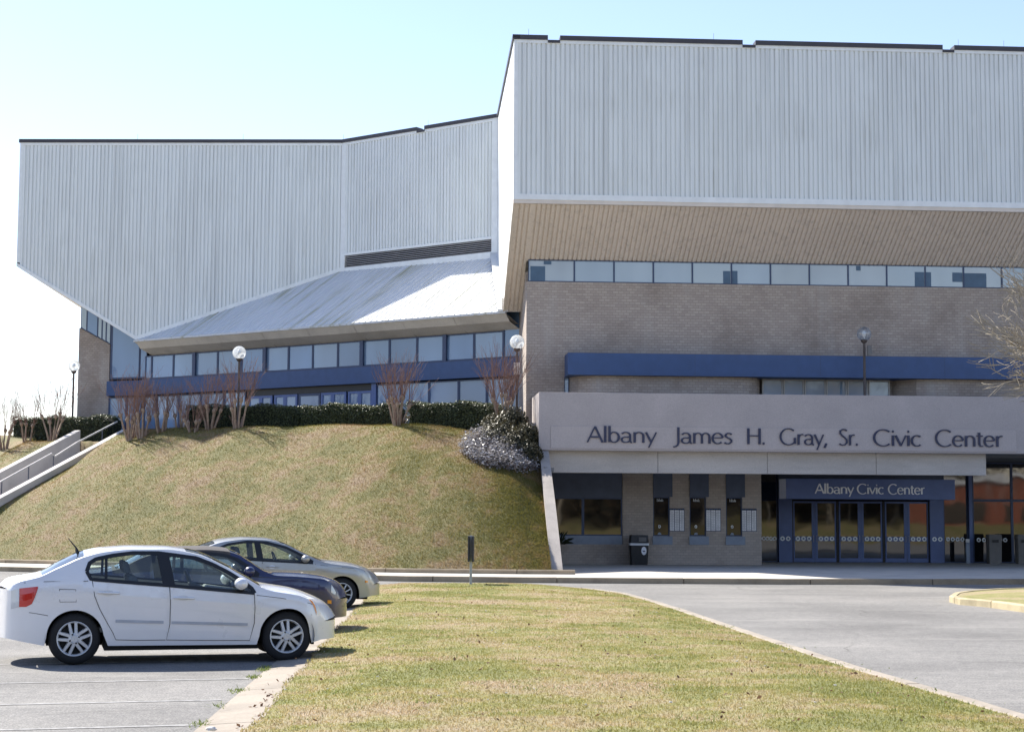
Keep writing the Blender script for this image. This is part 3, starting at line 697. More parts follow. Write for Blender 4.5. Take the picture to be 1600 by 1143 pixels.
# broad display window on the left
zg1 = FR.Z(930, 777, T2)
strip(FR, SX(846), SX(972.5), T2+0.05, T2+0.3, zg1, ZC, 'blue_panel', M['bluepanel'])
strip(FR, SX(846), SX(972.5), T2+0.03, T2+0.3, zsl0+.002, zsl1, 'sill_panel', M['greypanel'])
for a, b in ((864, 911), (911, 972.5)): window(FR, SX(a), SX(b), T2+0.1, zsl1, zg1, 0.05, gmat=M['glass_dark'], name='display_window')
strip(FR, SX(846), SX(863.6), T2+0.05, T2+0.3, zsl1+.002, zg1-.002, 'blue_panel', M['bluepanel'])
tickets = [(1020.5, 1046.5, 1050.5), (1077.5, 1103.5, 1107.5), (1134.5, 1160, 1164)]
zt1 = FR.Z(1090, 776, T2)
for a, b, c in tickets:
    strip(FR, SX(a)+.005, SX(c), T2-0.06, T2+0.2, zt1, ZC, 'blue_panel', M['bluepanel'])
    strip(FR, SX(a)-.02, SX(c), T2-0.05, T2+0.2, zsl0+.002, zsl1, 'sill_panel', M['greypanel'])
    o = window(FR, SX(a)+.004, SX(b)-.004, T2+0.12, zsl1+.002, zt1-.002, 0.04, gmat=M['glass_ticket'], name='ticket_window')
    # speak-through ring and pass tray
    cx = (SX(a)*.6+SX(b)*.4); zz = FR.Z(1030, 822, T2)
    ring = MB()
    for k in range(12):
        a0, a1 = k*math.pi/6, (k+1)*math.pi/6
        ring.quad(*[FR.p(cx+math.cos(q)*r*.8, T2+0.075, zz+math.sin(q)*r) for q, r in ((a0, .032), (a0, .062), (a1, .062), (a1, .032))][::-1])
    ring.build('speak_ring', M['decal'], o)
    MB().add([FR.p(cx+math.cos(k*math.pi/8)*.07, T2+0.075, zsl1+.05+math.sin(k*math.pi/8)*.09) for k in range(9)], [tuple(range(8, -1, -1))]).build('pass_tray', M['greypanel'], o)
    mb = MB()      # small white lettering band on the glass (unreadable strokes)
    x0 = SX(a)+0.16
    for k, (dx, h0, h1) in enumerate(((0, 0, .11), (.045, 0, .07), (.075, 0, .11), (.115, 0, .075), (.15, 0, .06), (.18, 0, .1), (.215, 0, .06))):
        mb.fbox(FR, x0+dx, x0+dx+.016, T2+.07, T2+.074, FR.Z(1030, 783, T2)+h0, FR.Z(1030, 783, T2)+h1)
    mb.build('glass_lettering', M['decal'], o)
# ---- entrance doors
T3 = 9.0
def S3(x): return FR.S(x, 830, T3)
zd0 = 0.152; zd1 = FR.Z(1340, 783, T3); zh = FR.Z(1340, 744, T3)
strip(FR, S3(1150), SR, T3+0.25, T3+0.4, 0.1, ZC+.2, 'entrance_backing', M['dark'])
strip(FR, S3(1216), S3(1237), T3-0.12, T3+0.2, 0.151, FR.Z(1220, 779, T3), 'blue_pillar', M['bluedoor'])
strip(FR, S3(1452), S3(1473.5), T3-0.12, T3+0.2, 0.151, FR.Z(1460, 779, T3), 'blue_pillar', M['bluedoor'])
strip(FR, S3(1216), S3(1473.5), T3-0.10, T3+0.2, FR.Z(1340, 780, T3), ZC, 'door_header', M['bluepanel'])
for a, b in ((1188, 1215), (1474.5, 1512)): window(FR, S3(a), S3(b), T3+0.05, 0.16, ZC, 0.04, gmat=M['glass_dark'], name='side_window')
strip(FR, S3(1513), S3(1518.5), T3-0.15, T3+0.15, 0.151, ZC, 'blue_mullion', M['bluedoor'])
leaves = [(1239.5, 1273, 1), (1273.2, 1306.5, -1), (1311, 1345, 1), (1345.2, 1378.5, -1), (1383, 1417, 1), (1417.2, 1450.5, -1)]
for x in (1238.3, 1308.7, 1380.7, 1451.2): strip(FR, S3(x)-.03, S3(x)+.03, T3-0.02, T3+0.12, zd0, zd1, 'door_post', M['black'])
def decals(fr, s0, s1, n, t, z, r, parent):
    mb = MB()
    for k in range(n):
        c = lerp(s0, s1, (k+.5)/n)
        for j in range(14):
            a0, a1 = j*2*math.pi/14, (j+1)*2*math.pi/14
            mb.quad(*[fr.p(c+math.cos(q)*rr, t, z+math.sin(q)*rr) for q, rr in ((a0, r), (a0, r*.42), (a1, r*.42), (a1, r))])
        mb.fbox(fr, c-r*.33, c+r*.33, t-.002, t+.001, z-r*.08, z+r*.08) if False else None
    return tag(mb.build('decal_row', M['decal'], parent), kind='stuff')
zdec = FR.Z(1340, 841.3, T3)
for a, b, side_ in leaves:
    s0, s1 = S3(a)+.004, S3(b)-.004; mb = MB(); fw = 0.075; kw = 0.16
    t = T3+0.05; fa, fb = (0.05, 0.11) if side_ > 0 else (0.11, 0.05)
    mb.fbox(FR, s0, s0+fa, t-.06, t, zd0+.01, zd1); mb.fbox(FR, s1-fb, s1, t-.06, t, zd0+.01, zd1)
    mb.fbox(FR, s0+fa, s1-fb, t-.06, t, zd0+.01, zd0+.01+kw); mb.fbox(FR, s0+fa, s1-fb, t-.06, t, zd1-.07, zd1)
    o = mb.build('door', M['bluedoor'], B)
    e = random.uniform(-.006, .006)
    MB().quad(FR.p(s0+fa, t-.03+e, zd0+kw), FR.p(s1-fb, t-.03-e, zd0+kw), FR.p(s1-fb, t-.03-e, zd1-.07), FR.p(s0+fa, t-.03+e, zd1-.07)).build('pane', M['glass_dark'], o)
    MB().fbox(FR, s0+fa, s1-fb, t-.075, t-.055, zdec-.09, zdec+.09).build('push_bar', M['bluedoor'], o)
    decals(FR, s0+fa+.01, s1-fb-.01, 3, t-.079, zdec, 0.095, o)
    hs = s1-.06 if side_ > 0 else s0+.06
    MB().tube([FR.p(hs, t-.07, zdec-.13), FR.p(hs, t-.12, zdec-.11), FR.p(hs, t-.12, zdec+.11), FR.p(hs, t-.07, zdec+.13)], 0.012, 6).build('handle', M['polesilver'], o)
for (a, b, n, tt) in ((1190, 1213, 4, T3-.02), (1217, 1235, 2, T3-.124), (1454, 1472, 2, T3-.124), (1477, 1507, 4, T3-.02)):
    decals(FR, S3(a), S3(b), n, tt, zdec, 0.095 if n == 2 else .085, B)
# tall storefront at the right
T4 = 8.9
def S4(x): return FR.S(x, 800, T4)
zm = FR.Z(1550, 781.5, T4)
xs4 = [S4(1519), S4(1580.5)]
while xs4[-1] < SR-2: xs4.append(xs4[-1]+(xs4[1]-xs4[0])*1.0)
for k, (a, b) in enumerate(zip(xs4, xs4[1:])):
    w1 = window(FR, a, b, T4, 0.155, zm, 0.05, gmat=M['glass_dark'], name='storefront_window')
    window(FR, a, b, T4, zm+.002, ZC, 0.05, gmat=M['glass_dark'], name='storefront_window')
    decals(FR, a+.12, b-.2, 6, T4-.065, FR.Z(1550, 843, T4), 0.088, w1)

# ---- left wing: end face
SLl = LL
def zlo_left(s):
    sk = (EA-FL.o).dot(FL.u)
    return lerp(ZF+0.07, ZE, s/sk) if s <= sk else lerp(ZE, ZF-0.12, (s-sk)/(LL-sk))
sk = (EA-FL.o).dot(FL.u)
corrug('metal_cladding', M['siding'], lambda s: FL.p(s, 0, zlo_left(s)+0.14), lambda s: FL.p(s, 0, ZR-0.12), -FL.b, 0.14, LL+0.01)
def slope_strip(fr, s0, z0, s1, z1, h, t0, t1, name, mat):
    return MB().hexa([fr.p(s0, t0, z0), fr.p(s1, t0, z1), fr.p(s1, t1, z1), fr.p(s0, t1, z0), fr.p(s0, t0, z0+h), fr.p(s1, t0, z1+h), fr.p(s1, t1, z1+h), fr.p(s0, t1, z0+h)]).build(name, mat, B)
slope_strip(FL, 0, ZF+.07, sk, ZE, 0.17, -0.03, 0.3, 'flashing', M['siding_trim'])
slope_strip(FL, sk, ZE, LL, ZF-.12, 0.17, -0.03, 0.3, 'flashing', M['siding_trim'])
strip(FL, 0, 0.14, -0.012, 0.2, ZF+.25, ZR-.12, 'corner_trim', M['siding_trim'])
strip(FL, 0, LL, -0.02, 0.3, ZR-0.12, ZR, 'flashing', M['siding_trim'])
strip(FL, -0.05, LL+0.02, -0.06, 0.4, ZR+.001, ZR+0.155, 'roof_cap', M['cap'])
# its long side running back, underside and roof
bk = Vector((-0.06, 1, 0)).normalized()*48
a, b_, c = FL.p(0, 0, ZF+.07), FL.p(0, 0, ZR), FL.p(sk, 0, ZE)
MB().quad(a, b_, b_+bk, a+bk).build('side_cladding', M['siding'], B)
MB().quad(a+Vector((0, .02, 0)), a+bk, c+bk, c+Vector((0, .02, 0))).build('soffit_cladding', M['soffit_trim'], B)
# ---- middle face with louvre
corrug('metal_cladding', M['siding'], lambda s: FM.p(s, 0, 13.68), lambda s: FM.p(s, 0, ZR-0.12), -FM.b, 0.22, LM-0.3)
strip(FM, -0.05, 0.22, -0.02, 0.2, 12.5, ZR-.12, 'corner_trim', M['siding_trim'])
strip(FM, LM-0.3, LM, -0.02, 0.2, 12.5, ZR-.12, 'corner_trim', M['siding_trim'])
strip(FM, 0.0, LM, -0.025, 0.3, ZR-0.12, ZR-.001, 'flashing', M['siding_trim'])
strip(FM, 0.22, LM-.3, -0.03, 0.3, 13.57, 13.68, 'flashing', M['siding_trim'])
strip(FM, 0.22, LM-.3, -0.03, 0.3, 12.6, 13.02, 'flashing', M['siding_trim'])
nm = [FM.S(652, 200, 0), FM.S(664, 200, 0)]
strip(FM, 0, nm[0], -0.06, 0.4, ZR+.001, ZR+0.16, 'roof_cap', M['cap'])
strip(FM, nm[0], nm[1], -0.055, 0.4, ZR-.1, ZR-.002, 'roof_cap', M['cap'])
strip(FM, nm[1], LM, -0.06, 0.4, ZR+.001, ZR+0.16, 'roof_cap', M['cap'])
lv = strip(FM, 0.22, LM-.3, 0.16, 0.3, 13.02, 13.57, 'louvre', M['dark'])
for k in range(7):
    z = 13.03+k*0.078
    MB().hexa([FM.p(.23, -0.01, z), FM.p(LM-.31, -0.01, z), FM.p(LM-.31, .12, z+.05), FM.p(.23, .12, z+.05), FM.p(.23, -0.01, z+.022), FM.p(LM-.31, -0.01, z+.022), FM.p(LM-.31, .12, z+.072), FM.p(.23, .12, z+.072)]).build('louvre_slat', M['louvre'], lv)
# lightning rods along the roof edges
for fr, pxl, y in ((FR, (826, 1115, 1497, 1568), 52), (FL, (215, 380), 218), (FM, (537, 669), 195)):
    for x in pxl:
        s = fr.S(x, y, 0.2); MB().tube([fr.p(s, .2, ZR), fr.p(s, .2, ZR+.45)], 0.006, 4).build('lightning_rod', M['louvre'], B)
# ---- white sloping roof over the concourse
top0, top1 = FM.p(0, -0.03, 12.78), FM.p(LM, -0.03, 12.78)
ea, eb = EA+Vector((0, -.03, ZE)), EB+Vector((-0.02, 0, ZE))
def rl(s): f = s/LE; return ea.lerp(eb, f)
def rh(s):
    # upslope end: on the diagonal foot of the left wing or on the middle face
    p = rl(s); d = FE.b; up = (12.78-ZE)
    best = None
    # intersect with FL plane or FM plane in plan
    for fr, L in ((FL, LL), (FM, LM)):
        den = d.dot(fr.b); k = (fr.o-p).dot(fr.b)/den if abs(den) > 1e-6 else None
        if k is None or k < 0: continue
        q = p+d*k; s_ = (q-fr.o).dot(fr.u)
        if -0.2 <= s_ <= L+0.3: best = k if best is None else min(best, k)
    if best is None:
        den = d.dot(FR.u); k = (FR.o+FR.u*0.06-p).dot(FR.u)/den; best = k
    best = max(0.02, best-0.02)
    return p+d*best+Vector((0, 0, best*0.615))
nr = (Vector((0, 0, 1))-FE.b*0.6).normalized()
corrug('metal_roof', M['roofmetal'], rl, rh, nr, 0.02, LE-0.02, pitch=0.30, depth=0.022, prof=((0, 0), (0.1, 0), (0.16, 1), (0.94, 1)))
# flashing where the roof runs into the side of the box
fa, fb = EB+Vector((-.02, -.02, ZE-.03)), FM.p(LM, -.03, 12.86); fo = Vector((-.28, .06, 0)); fz = Vector((0, 0, .10))
MB().hexa([fa+fo, fa-fo*.4, fb-fo*.4, fb+fo, fa+fo+fz, fa-fo*.4+fz, fb-fo*.4+fz, fb+fo+fz]).build('flashing', M['roofmetal'], B, recalc=True)
# eave edge + soffit panels in two planes, joints every few metres
strip(FE, -0.1, LE, -0.05, 0.05, ZE-0.085, ZE-0.004, 'eave_edge', M['roofmetal'])
npan = 8
for k in range(npan):
    s0, s1 = LE*k/npan+.008, LE*(k+1)/npan-.008
    MB().quad(FE.p(s0, 0.0, ZE-.086), FE.p(s0, .28, ZE-.37), FE.p(s1, .28, ZE-.37), FE.p(s1, 0.0, ZE-.086)).build('soffit_panel', M['eave'], B)
    MB().quad(FE.p(s0, .285, ZE-.372), FE.p(s0, 1.05, ZE-.63), FE.p(s1, 1.05, ZE-.63), FE.p(s1, .285, ZE-.372)).build('soffit_panel', M['eave'], B)
MB().quad(FE.p(-.2, .02, ZE-.05), FE.p(LE-.05, .02, ZE-.05), FE.p(LE-.05, 1.2, ZE-.5), FE.p(-.2, 1.2, ZE-.5)).build('soffit_core', M['eave'], B)
# ---- concourse glazing
TG = 1.0; zg0, zgt, zbb, zbt = 8.06, ZE-.63, 7.33, 8.0
def SE(x, t=TG): return FE.S(x, 580, t)
up = [238, 272, 305.5, 341, 378, 415.5, 451.6, 489.7, 528.8, 567.2, 609.4, 652.5, 696.9, 741.6, 787.5]
thick = (305.5, 415.5, 567.2, 696.9)
for a, b in zip(up, up[1:]): window(FE, SE(a)+.004, SE(b)-.004, TG, zg0, zgt, 0.045, gmat=M['glass_blue'], name='concourse_window')
for x in thick: strip(FE, SE(x)-.09, SE(x)+.09, TG-.14, TG-.062, zg0, zgt, 'column_cover', M['blueframe'])
window(FE, SE(787.5)+.004, SE(819), TG, zg0, ZE+.1, 0.045, gmat=M['glass_blue'], name='concourse_window')
window(FE, SE(228), SE(238)-.004, TG, zg0, zgt, 0.045, gmat=M['glass_blue'], name='concourse_window')
strip(FE, SE(226), SE(822), TG-.25, TG+.1, zbb, zbt, 'blue_fascia', M['blue'])
strip(FE, SE(226), SE(822), TG-.16, TG+.1, zbt, zg0, 'sill_rail', M['blueframe'])
low = [226, 247, 282, 316, 352, 386]
for a, b in zip(low, low[1:]): window(FE, SE(a)+.004, SE(b)-.004, TG, ZT, zbb-.05, 0.06, gmat=M['glass_blue'], name='concourse_window')
low = [590, 628, 672, 718, 762, 800, 819]
for a, b in zip(low, low[1:]): window(FE, SE(a)+.004, SE(b)-.004, TG, ZT, zbb-.05, 0.05, gmat=M['glass_blue'], name='concourse_window')
strip(FE, SE(386), SE(590), TG-.02, TG+.1, zbb-.28, zbb-.003, 'door_header', M['black'])
for a, b in ((390, 409), (409, 427), (430, 447), (447, 466), (503, 521), (521, 542), (545, 563), (563, 583)):
    window(FE, SE(a), SE(b), TG+.02, ZT, zbb-.29, 0.1, gmat=M['glass_blue'], name='concourse_door', fmat=M['bluedoor'])
window(FE, SE(468), SE(502), TG+.02, ZT, zbb-.29, 0.1, gmat=M['glass_blue'], name='concourse_window')
strip(FE, SE(583), SE(590), TG-.1, TG+.1, ZT, zbb-.003, 'blue_post', M['bluedoor'])
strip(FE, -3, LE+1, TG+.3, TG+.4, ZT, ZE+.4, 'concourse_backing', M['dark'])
# ---- block pier and sloped window at the far left
FP = Fr((-20.05, 79.6), (3.48, -1.4))
LP = math.hypot(3.48, 1.4)
def SP(x): return FP.S(x, 560, 0)
zl = lambda s: ZF+.07-(ZF+.07-ZE)/sk*((FP.p(s, 0, 0)-FL.o).dot(FL.u))+.05
s0, s1 = SP(122.5), SP(171)
mb = MB(); z_a, z_b = FP.Z(123, 512, 0), FP.Z(171, 538, 0)
mb.prism([FP.p(s0, 0, 3.5), FP.p(s1, 0, 3.5), FP.p(s1, 0, z_b), FP.p(s0, 0, z_a)], FP.b*0.4); mb.build('block_pier', M['block'], B, recalc=True)
mb = MB()
for x0, x1, pane in ((124, 134, 1), (134, 151, 0), (151, 158, 1), (158, 164.5, 1), (164.5, 171.5, 1)):
    a, b = SP(x0), SP(x1); f0, f1 = (a-s0)/(s1-s0), (b-s0)/(s1-s0)
    za, zb_ = lerp(z_a, z_b, f0)+.02, lerp(z_a, z_b, f1)+.02
    fr_ = MB().prism([FP.p(a, .03, za), FP.p(b, .03, zb_), FP.p(b, .03, zl(b)), FP.p(a, .03, zl(a))], FP.b*0.05).build('sloped_window', M['blueframe'], B, recalc=True)
    MB().add([FP.p(a+.04, .024, za+.05), FP.p(b-.04, .024, zb_+.05), FP.p(b-.04, .024, zl(b)), FP.p(a+.04, .024, zl(a))], [(0, 1, 2, 3)]).build('pane', M['glass_sky'] if pane else M['glass_blue'], fr_)
a, b = SP(172), SP(218)
fr_ = MB().prism([FP.p(a, .02, zbt+.1), FP.p(b, .02, zbt+.1), FP.p(b, .02, zl(b)), FP.p(a, .02, zl(a))], FP.b*0.06).build('tall_window', M['blueframe'], B, recalc=True)
MB().add([FP.p(a+.12, .014, zbt+.18), FP.p(b-.05, .014, zbt+.18), FP.p(b-.05, .014, zl(b)), FP.p(a+.12, .014, zl(a))], [(0, 1, 2, 3)]).build('pane', M['glass_blue'], fr_)
a, b = SP(218.5), SP(229)
fr_ = MB().prism([FP.p(a, .02, zbt+.1), FP.p(b, .02, zbt+.1), FP.p(b, .02, zl(b)), FP.p(a, .02, zl(a))], FP.b*0.06).build('tall_window', M['blueframe'], B, recalc=True)
MB().add([FP.p(a+.05, .014, zbt+.18), FP.p(b-.02, .014, zbt+.18), FP.p(b-.02, .014, zl(b)), FP.p(a+.05, .014, zl(a))], [(0, 1, 2, 3)]).build('pane', M['glass_blue'], fr_)
strip(FP, SP(172), SP(229), -.22, .1, zbb, zbt, 'blue_fascia', M['blue'])
window(FP, SP(172), SP(200), 0.02, ZT-.6, zbb-.05, .06, gmat=M['glass_blue'], name='tall_window')
window(FP, SP(200), SP(229), 0.02, ZT-.6, zbb-.05, .06, gmat=M['glass_blue'], name='tall_window')
# ---- flat roof and rear walls closing the volume
rf = [FL.p(0, 0.1, ZR-.25), FL.p(LL, .1, ZR-.25), FM.p(LM, .1, ZR-.25), FR.p(.1, .1, ZR-.25), FR.p(SR, .1, ZR-.25), FR.p(SR, 60, ZR-.25), FL.p(0, 0.1, ZR-.25)+bk]
MB().add(rf, [tuple(range(7))]).build('flat_roof', M['roofmetal'], B)
p0, p1, p2 = FR.p(SR, .1, 0), FR.p(SR, 60, 0), FL.p(0, .1, 0)+bk
up_ = Vector((0, 0, ZR-.25))
MB().quad(p0+Vector((0, 0, 11)), p1+Vector((0, 0, 0)), p1+up_, p0+up_).build('side_cladding', M['siding'], B)
MB().quad(p1, p2, p2+up_, p1+up_).build('rear_cladding', M['siding'], B)

# ---- concrete wing wall holding the bank beside the entrance
wl = [at_z(863.5, 891.5, 0.29), at_z(881.5, 893.5, 0.16)]
mb = MB(); a0, a1 = Vector((1.22, 53.15, 0.12)), Vector((1.60, 53.15, 0.12))
b0, b1 = Vector((0.97, 59.95, zp0-0.01)), Vector((1.28, 59.95, zp0-0.01))
P = []
for f in (0, .25, .5, .75, 1): 
    P.append((a0.lerp(b0, f)+Vector((0, 0, .16*math.sin(f*math.pi))), a1.lerp(b1, f)+Vector((0, 0, .16*math.sin(f*math.pi)))))
for (p, q), (r_, s_) in zip(P, P[1:]):
    mb.quad(p, q, s_, r_)
    mb.quad(q, Vector((q.x+.06, q.y, 0)), Vector((s_.x+.06, s_.y, 0)), s_)
    mb.quad(p, r_, Vector((r_.x-.05, r_.y, 0)), Vector((p.x-.05, p.y, 0)))
p, q = P[0]; mb.quad(q, p, Vector((p.x, p.y, 0)), Vector((q.x+.06, q.y, 0)))
p, q = P[-1]; mb.add([p, q, Vector((q.x+.05, q.y+5.5, zp0)), Vector((p.x, p.y+5.5, zp0)), Vector((q.x+.06, q.y, 0)), Vector((q.x+.11, q.y+5.5, 0))], [(0, 1, 2, 3), (1, 4, 5, 2)])
o = mb.build('retaining_wall', M['wingwall'])
tag(o, 'sloping concrete retaining wall holding the grass bank beside the entrance', 'wall')

# ================================================================== SIGNS
def arc(cx, cy, rx, ry, a0, a1, n=14): return [(cx+rx*math.cos(R(lerp(a0, a1, k/n))), cy+ry*math.sin(R(lerp(a0, a1, k/n)))) for k in range(n+1)]
XH = 0.66
GL = {
 'A': (0.74, [[(0.02, 0), (.37, 1.0)], [(.37, 1.0), (.72, 0)], [(.15, .34), (.58, .34)]]),
 'l': (0.20, [[(.10, 0), (.10, 1.04)]]),
 'b': (0.60, [[(.10, 0.02), (.10, 1.04)], arc(.31, .33, .22, .32, 0, 360, 24)]),
 'a': (0.56, [arc(.25, .44, .20, .21, 150, 0)+[(.45, .12), (.49, .02), (.54, .0)], arc(.25, .18, .19, .17, 60, 330, 16), [(.33, .34), (.45, .38)]]),
 'n': (0.60, [[(.10, 0), (.10, XH)], arc(.30, .42, .20, .23, 170, 0)+[(.50, 0)]]),
 'y': (0.52, [[(.02, XH), (.27, .02)], [(.50, XH), (.15, -.30)]]),
 'J': (0.34, [[(.24, 1.0), (.24, .02), (.20, -.12), (.10, -.20), (.0, -.22)]]),
 'm': (0.92, [[(.10, 0), (.10, XH)], arc(.28, .42, .18, .23, 170, 0)+[(.46, 0)], arc(.64, .42, .18, .23, 170, 0)+[(.82, 0)]]),
 'e': (0.58, [arc(.29, .33, .24, .33, 8, 318, 22), [(.06, .36), (.53, .36)]]),
 's': (0.44, [[(.38, .58), (.30, .65), (.18, .65), (.09, .57), (.09, .47), (.18, .38), (.30, .31), (.37, .22), (.36, .10), (.26, .01), (.14, 0), (.04, .07)]]),
 'H': (0.74, [[(.10, 0), (.10, 1)], [(.64, 0), (.64, 1)], [(.10, .53), (.64, .53)]]),
 '.': (0.22, [[(.05, .05), (.14, .05)]]),
 ',': (0.24, [[(.14, .10), (.03, -.18)]]),
 'G': (0.92, [arc(.48, .5, .43, .51, 48, 318, 24), [(.82, .06), (.82, .44)]]),
 'r': (0.38, [[(.10, 0), (.10, XH)], [(.10, .46), (.18, .60), (.28, .66), (.36, .64)]]),
 'S': (0.54, [[(.47, .90), (.38, .99), (.24, 1.0), (.11, .90), (.10, .74), (.20, .61), (.36, .47), (.46, .34), (.46, .17), (.36, .03), (.20, 0), (.05, .09)]]),
 'C': (0.84, [arc(.48, .5, .43, .51, 48, 312, 24)]),
 'i': (0.21, [[(.10, 0), (.10, XH)], [(.06, .90), (.14, .90)]]),
 'v': (0.52, [[(.02, XH), (.26, 0)], [(.26, 0), (.50, XH)]]),
 'c': (0.50, [arc(.29, .33, .24, .33, 48, 312, 18)]),
 't': (0.36, [[(.15, .86), (.15, .14), (.20, .02), (.33, .02)], [(.02, XH-.01), (.33, XH-.01)]]),
}
def glyph(ch, fr, s, z, sx, sz, t, depth, mat, parent, thick=.105, thin=.062):
    mb = MB()
    for st in GL[ch][1]:
        n = len(st); Lp, Rp = [], []
        dot = (n == 2 and math.dist(st[0], st[1]) < .12)
        for i in range(n):
            a = st[max(i-1, 0)]; b = st[min(i+1, n-1)]; dx, dy = b[0]-a[0], b[1]-a[1]; L = math.hypot(dx, dy) or 1
            w_ = .13 if dot else thin+(thick-thin)*abs(dy/L)**1.3
            if not dot and (i == 0 or i == n-1) and ch not in 'e': w_ *= 1.12
            if ch in 'Avy' and n == 2 and not dot: w_ = thin*1.1 if dx*dy > 0 else thick
            nx, ny = -dy/L*w_/2, dx/L*w_/2
            Lp.append((st[i][0]+nx, st[i][1]+ny)); Rp.append((st[i][0]-nx, st[i][1]-ny))
        f = lambda q, tt: fr.p(s+q[0]*sx, tt, z+q[1]*sz)
        off = random.uniform(0, .002)
        for i in range(n-1):
            mb.add([f(Rp[i], t-depth-off), f(Rp[i+1], t-depth-off), f(Lp[i+1], t-depth-off), f(Lp[i], t-depth-off), f(Rp[i], t), f(Rp[i+1], t), f(Lp[i+1], t), f(Lp[i], t)],
                   [(0, 1, 2, 3), (0, 4, 5, 1), (3, 2, 6, 7)]+([(0, 3, 7, 4)] if i == 0 else [])+([(1, 5, 6, 2)] if i == n-2 else []))
    return mb.build('letter', mat, parent)
def word(txt, fr, x0, x1, ybase, ycap, t, depth, mat, parent, **kw):
    s0, z0 = fr.at(x0, ybase, t); s1, _ = fr.at(x1, ybase, t); _, zc_ = fr.at(x0, ycap, t); h = zc_-z0
    L = sum(GL[c][0] for c in txt); sx = (s1-s0)/L; s = s0
    for c in txt: glyph(c, fr, s, z0, sx, h, t, depth, mat, parent, **kw); s += GL[c][0]*sx
sg = thing('facade_sign', 'navy raised letters reading Albany James H. Gray, Sr. Civic Center on canopy parapet', 'sign', FR.p(10, TC, zp0))
sp0 = FR.S(860.5, 680, TC); sp1 = FR.S(1588, 680, TC)
za, zb_ = FR.Z(870, 665.5, TC), FR.Z(870, 700, TC)
MB().fbox(FR, sp0, sp1, TC-.025, TC-.002, zb_, za).build('sign_panel', M['parapet_panel'], sg, bevel=.006)
for t_, a, b, yb, yc in (('Albany', 917, 1026, 690.6, 665.8), ('James', 1052, 1145, 692.3, 667.3), ('H.', 1166, 1197, 693.5, 668.8), ('Gray,', 1218, 1294, 694.3, 669.5), ('Sr.', 1310, 1342, 695.2, 670.4), ('Civic', 1364, 1439.5, 696.0, 671), ('Center', 1461, 1567, 696.8, 671.5)):
    word(t_, FR, a, b, yb, yc, TC-.03, .04, M['letter'], sg)
TS = 5.2
s2 = thing('entrance_sign', 'blue box sign with white letters Albany Civic Center above the glass doors', 'sign', FR.p(14, TS, 3))
a, za = FR.at(1228, 747.5, TS); b, zb_ = FR.at(1492.5, 779.5, TS)
MB().fbox(FR, a, b, TS, TS+1.2, FR.Z(1360, 779.5, TS), FR.Z(1360, 748, TS)).build('sign_box', M['bluedoor'], s2, bevel=.01)
for t_, a, b, yb, yc in (('Albany', 1273.5, 1334, 770.5, 755.2), ('Civic', 1339, 1381, 771, 755.8), ('Center', 1387.5, 1445, 771.5, 756.2)):
    word(t_, FR, a, b, yb, yc, TS-.004, .02, M['letterwhite'], s2, thick=.13, thin=.085)

# ================================================================== STAIRS UP THE BANK
st = thing('outdoor_stairs', 'concrete stairs with low side walls and a centre handrail climbing the bank', 'stairs', (-20, 69, 0.2))
# ray points on the right wall top; run direction climbs to the back right
wdt = Vector((ST_r1.y-ST_r0.y, -(ST_r1.x-ST_r0.x), 0)).normalized()
def cheek(a, b, wv, h):
    mb = MB(); mb.hexa([a-Vector((0, 0, h)), a+wv-Vector((0, 0, h)), b+wv-Vector((0, 0, h)), b-Vector((0, 0, h)), a, a+wv, b+wv, b]); return mb
cheek(ST_r00, ST_r1, wdt*0.34, 1.5).build('side_wall', M['stairwall'], st, bevel=.015)
cheek(ST_l00, ST_l1, -wdt*0.34, 1.9).build('side_wall', M['stairwall'], st, bevel=.015)
nst = 30
for k in range(nst):
    f0, f1 = k/nst, (k+1)/nst
    a, b = ST_r00.lerp(ST_r1, f0), ST_r00.lerp(ST_r1, f1); c, d = ST_l00.lerp(ST_l1, f0), ST_l00.lerp(ST_l1, f1)
    z = b.z-0.95; zz = z-0.3
    MB().hexa([Vector((a.x, a.y, zz)), Vector((b.x, b.y, zz)), Vector((d.x, d.y, zz)), Vector((c.x, c.y, zz)), Vector((a.x, a.y, z)), Vector((b.x, b.y, z)), Vector((d.x, d.y, z)), Vector((c.x, c.y, z))]).build('step', M['stair'], st)
h0 = at_d(-60, 786, 66.3); h1 = at_d(81, 708, 71.0); h2 = at_d(183, 658.5, 75)
rail = MB().tube([h0, h1, h1+Vector((0.1, .1, -.12)), at_d(120, 691, 72.4), h2], 0.035, 6).build('handrail', M['polesilver'], st)
for px_, py_, d_ in ((3, 751, 68.4), (45, 729, 69.7), (84, 711, 71.1), (160, 672, 74.2)):
    p = at_d(px_, py_, d_); MB().tube([p, p-Vector((0, 0, .75))], 0.025, 5).build('rail_post', M['rail'], st)

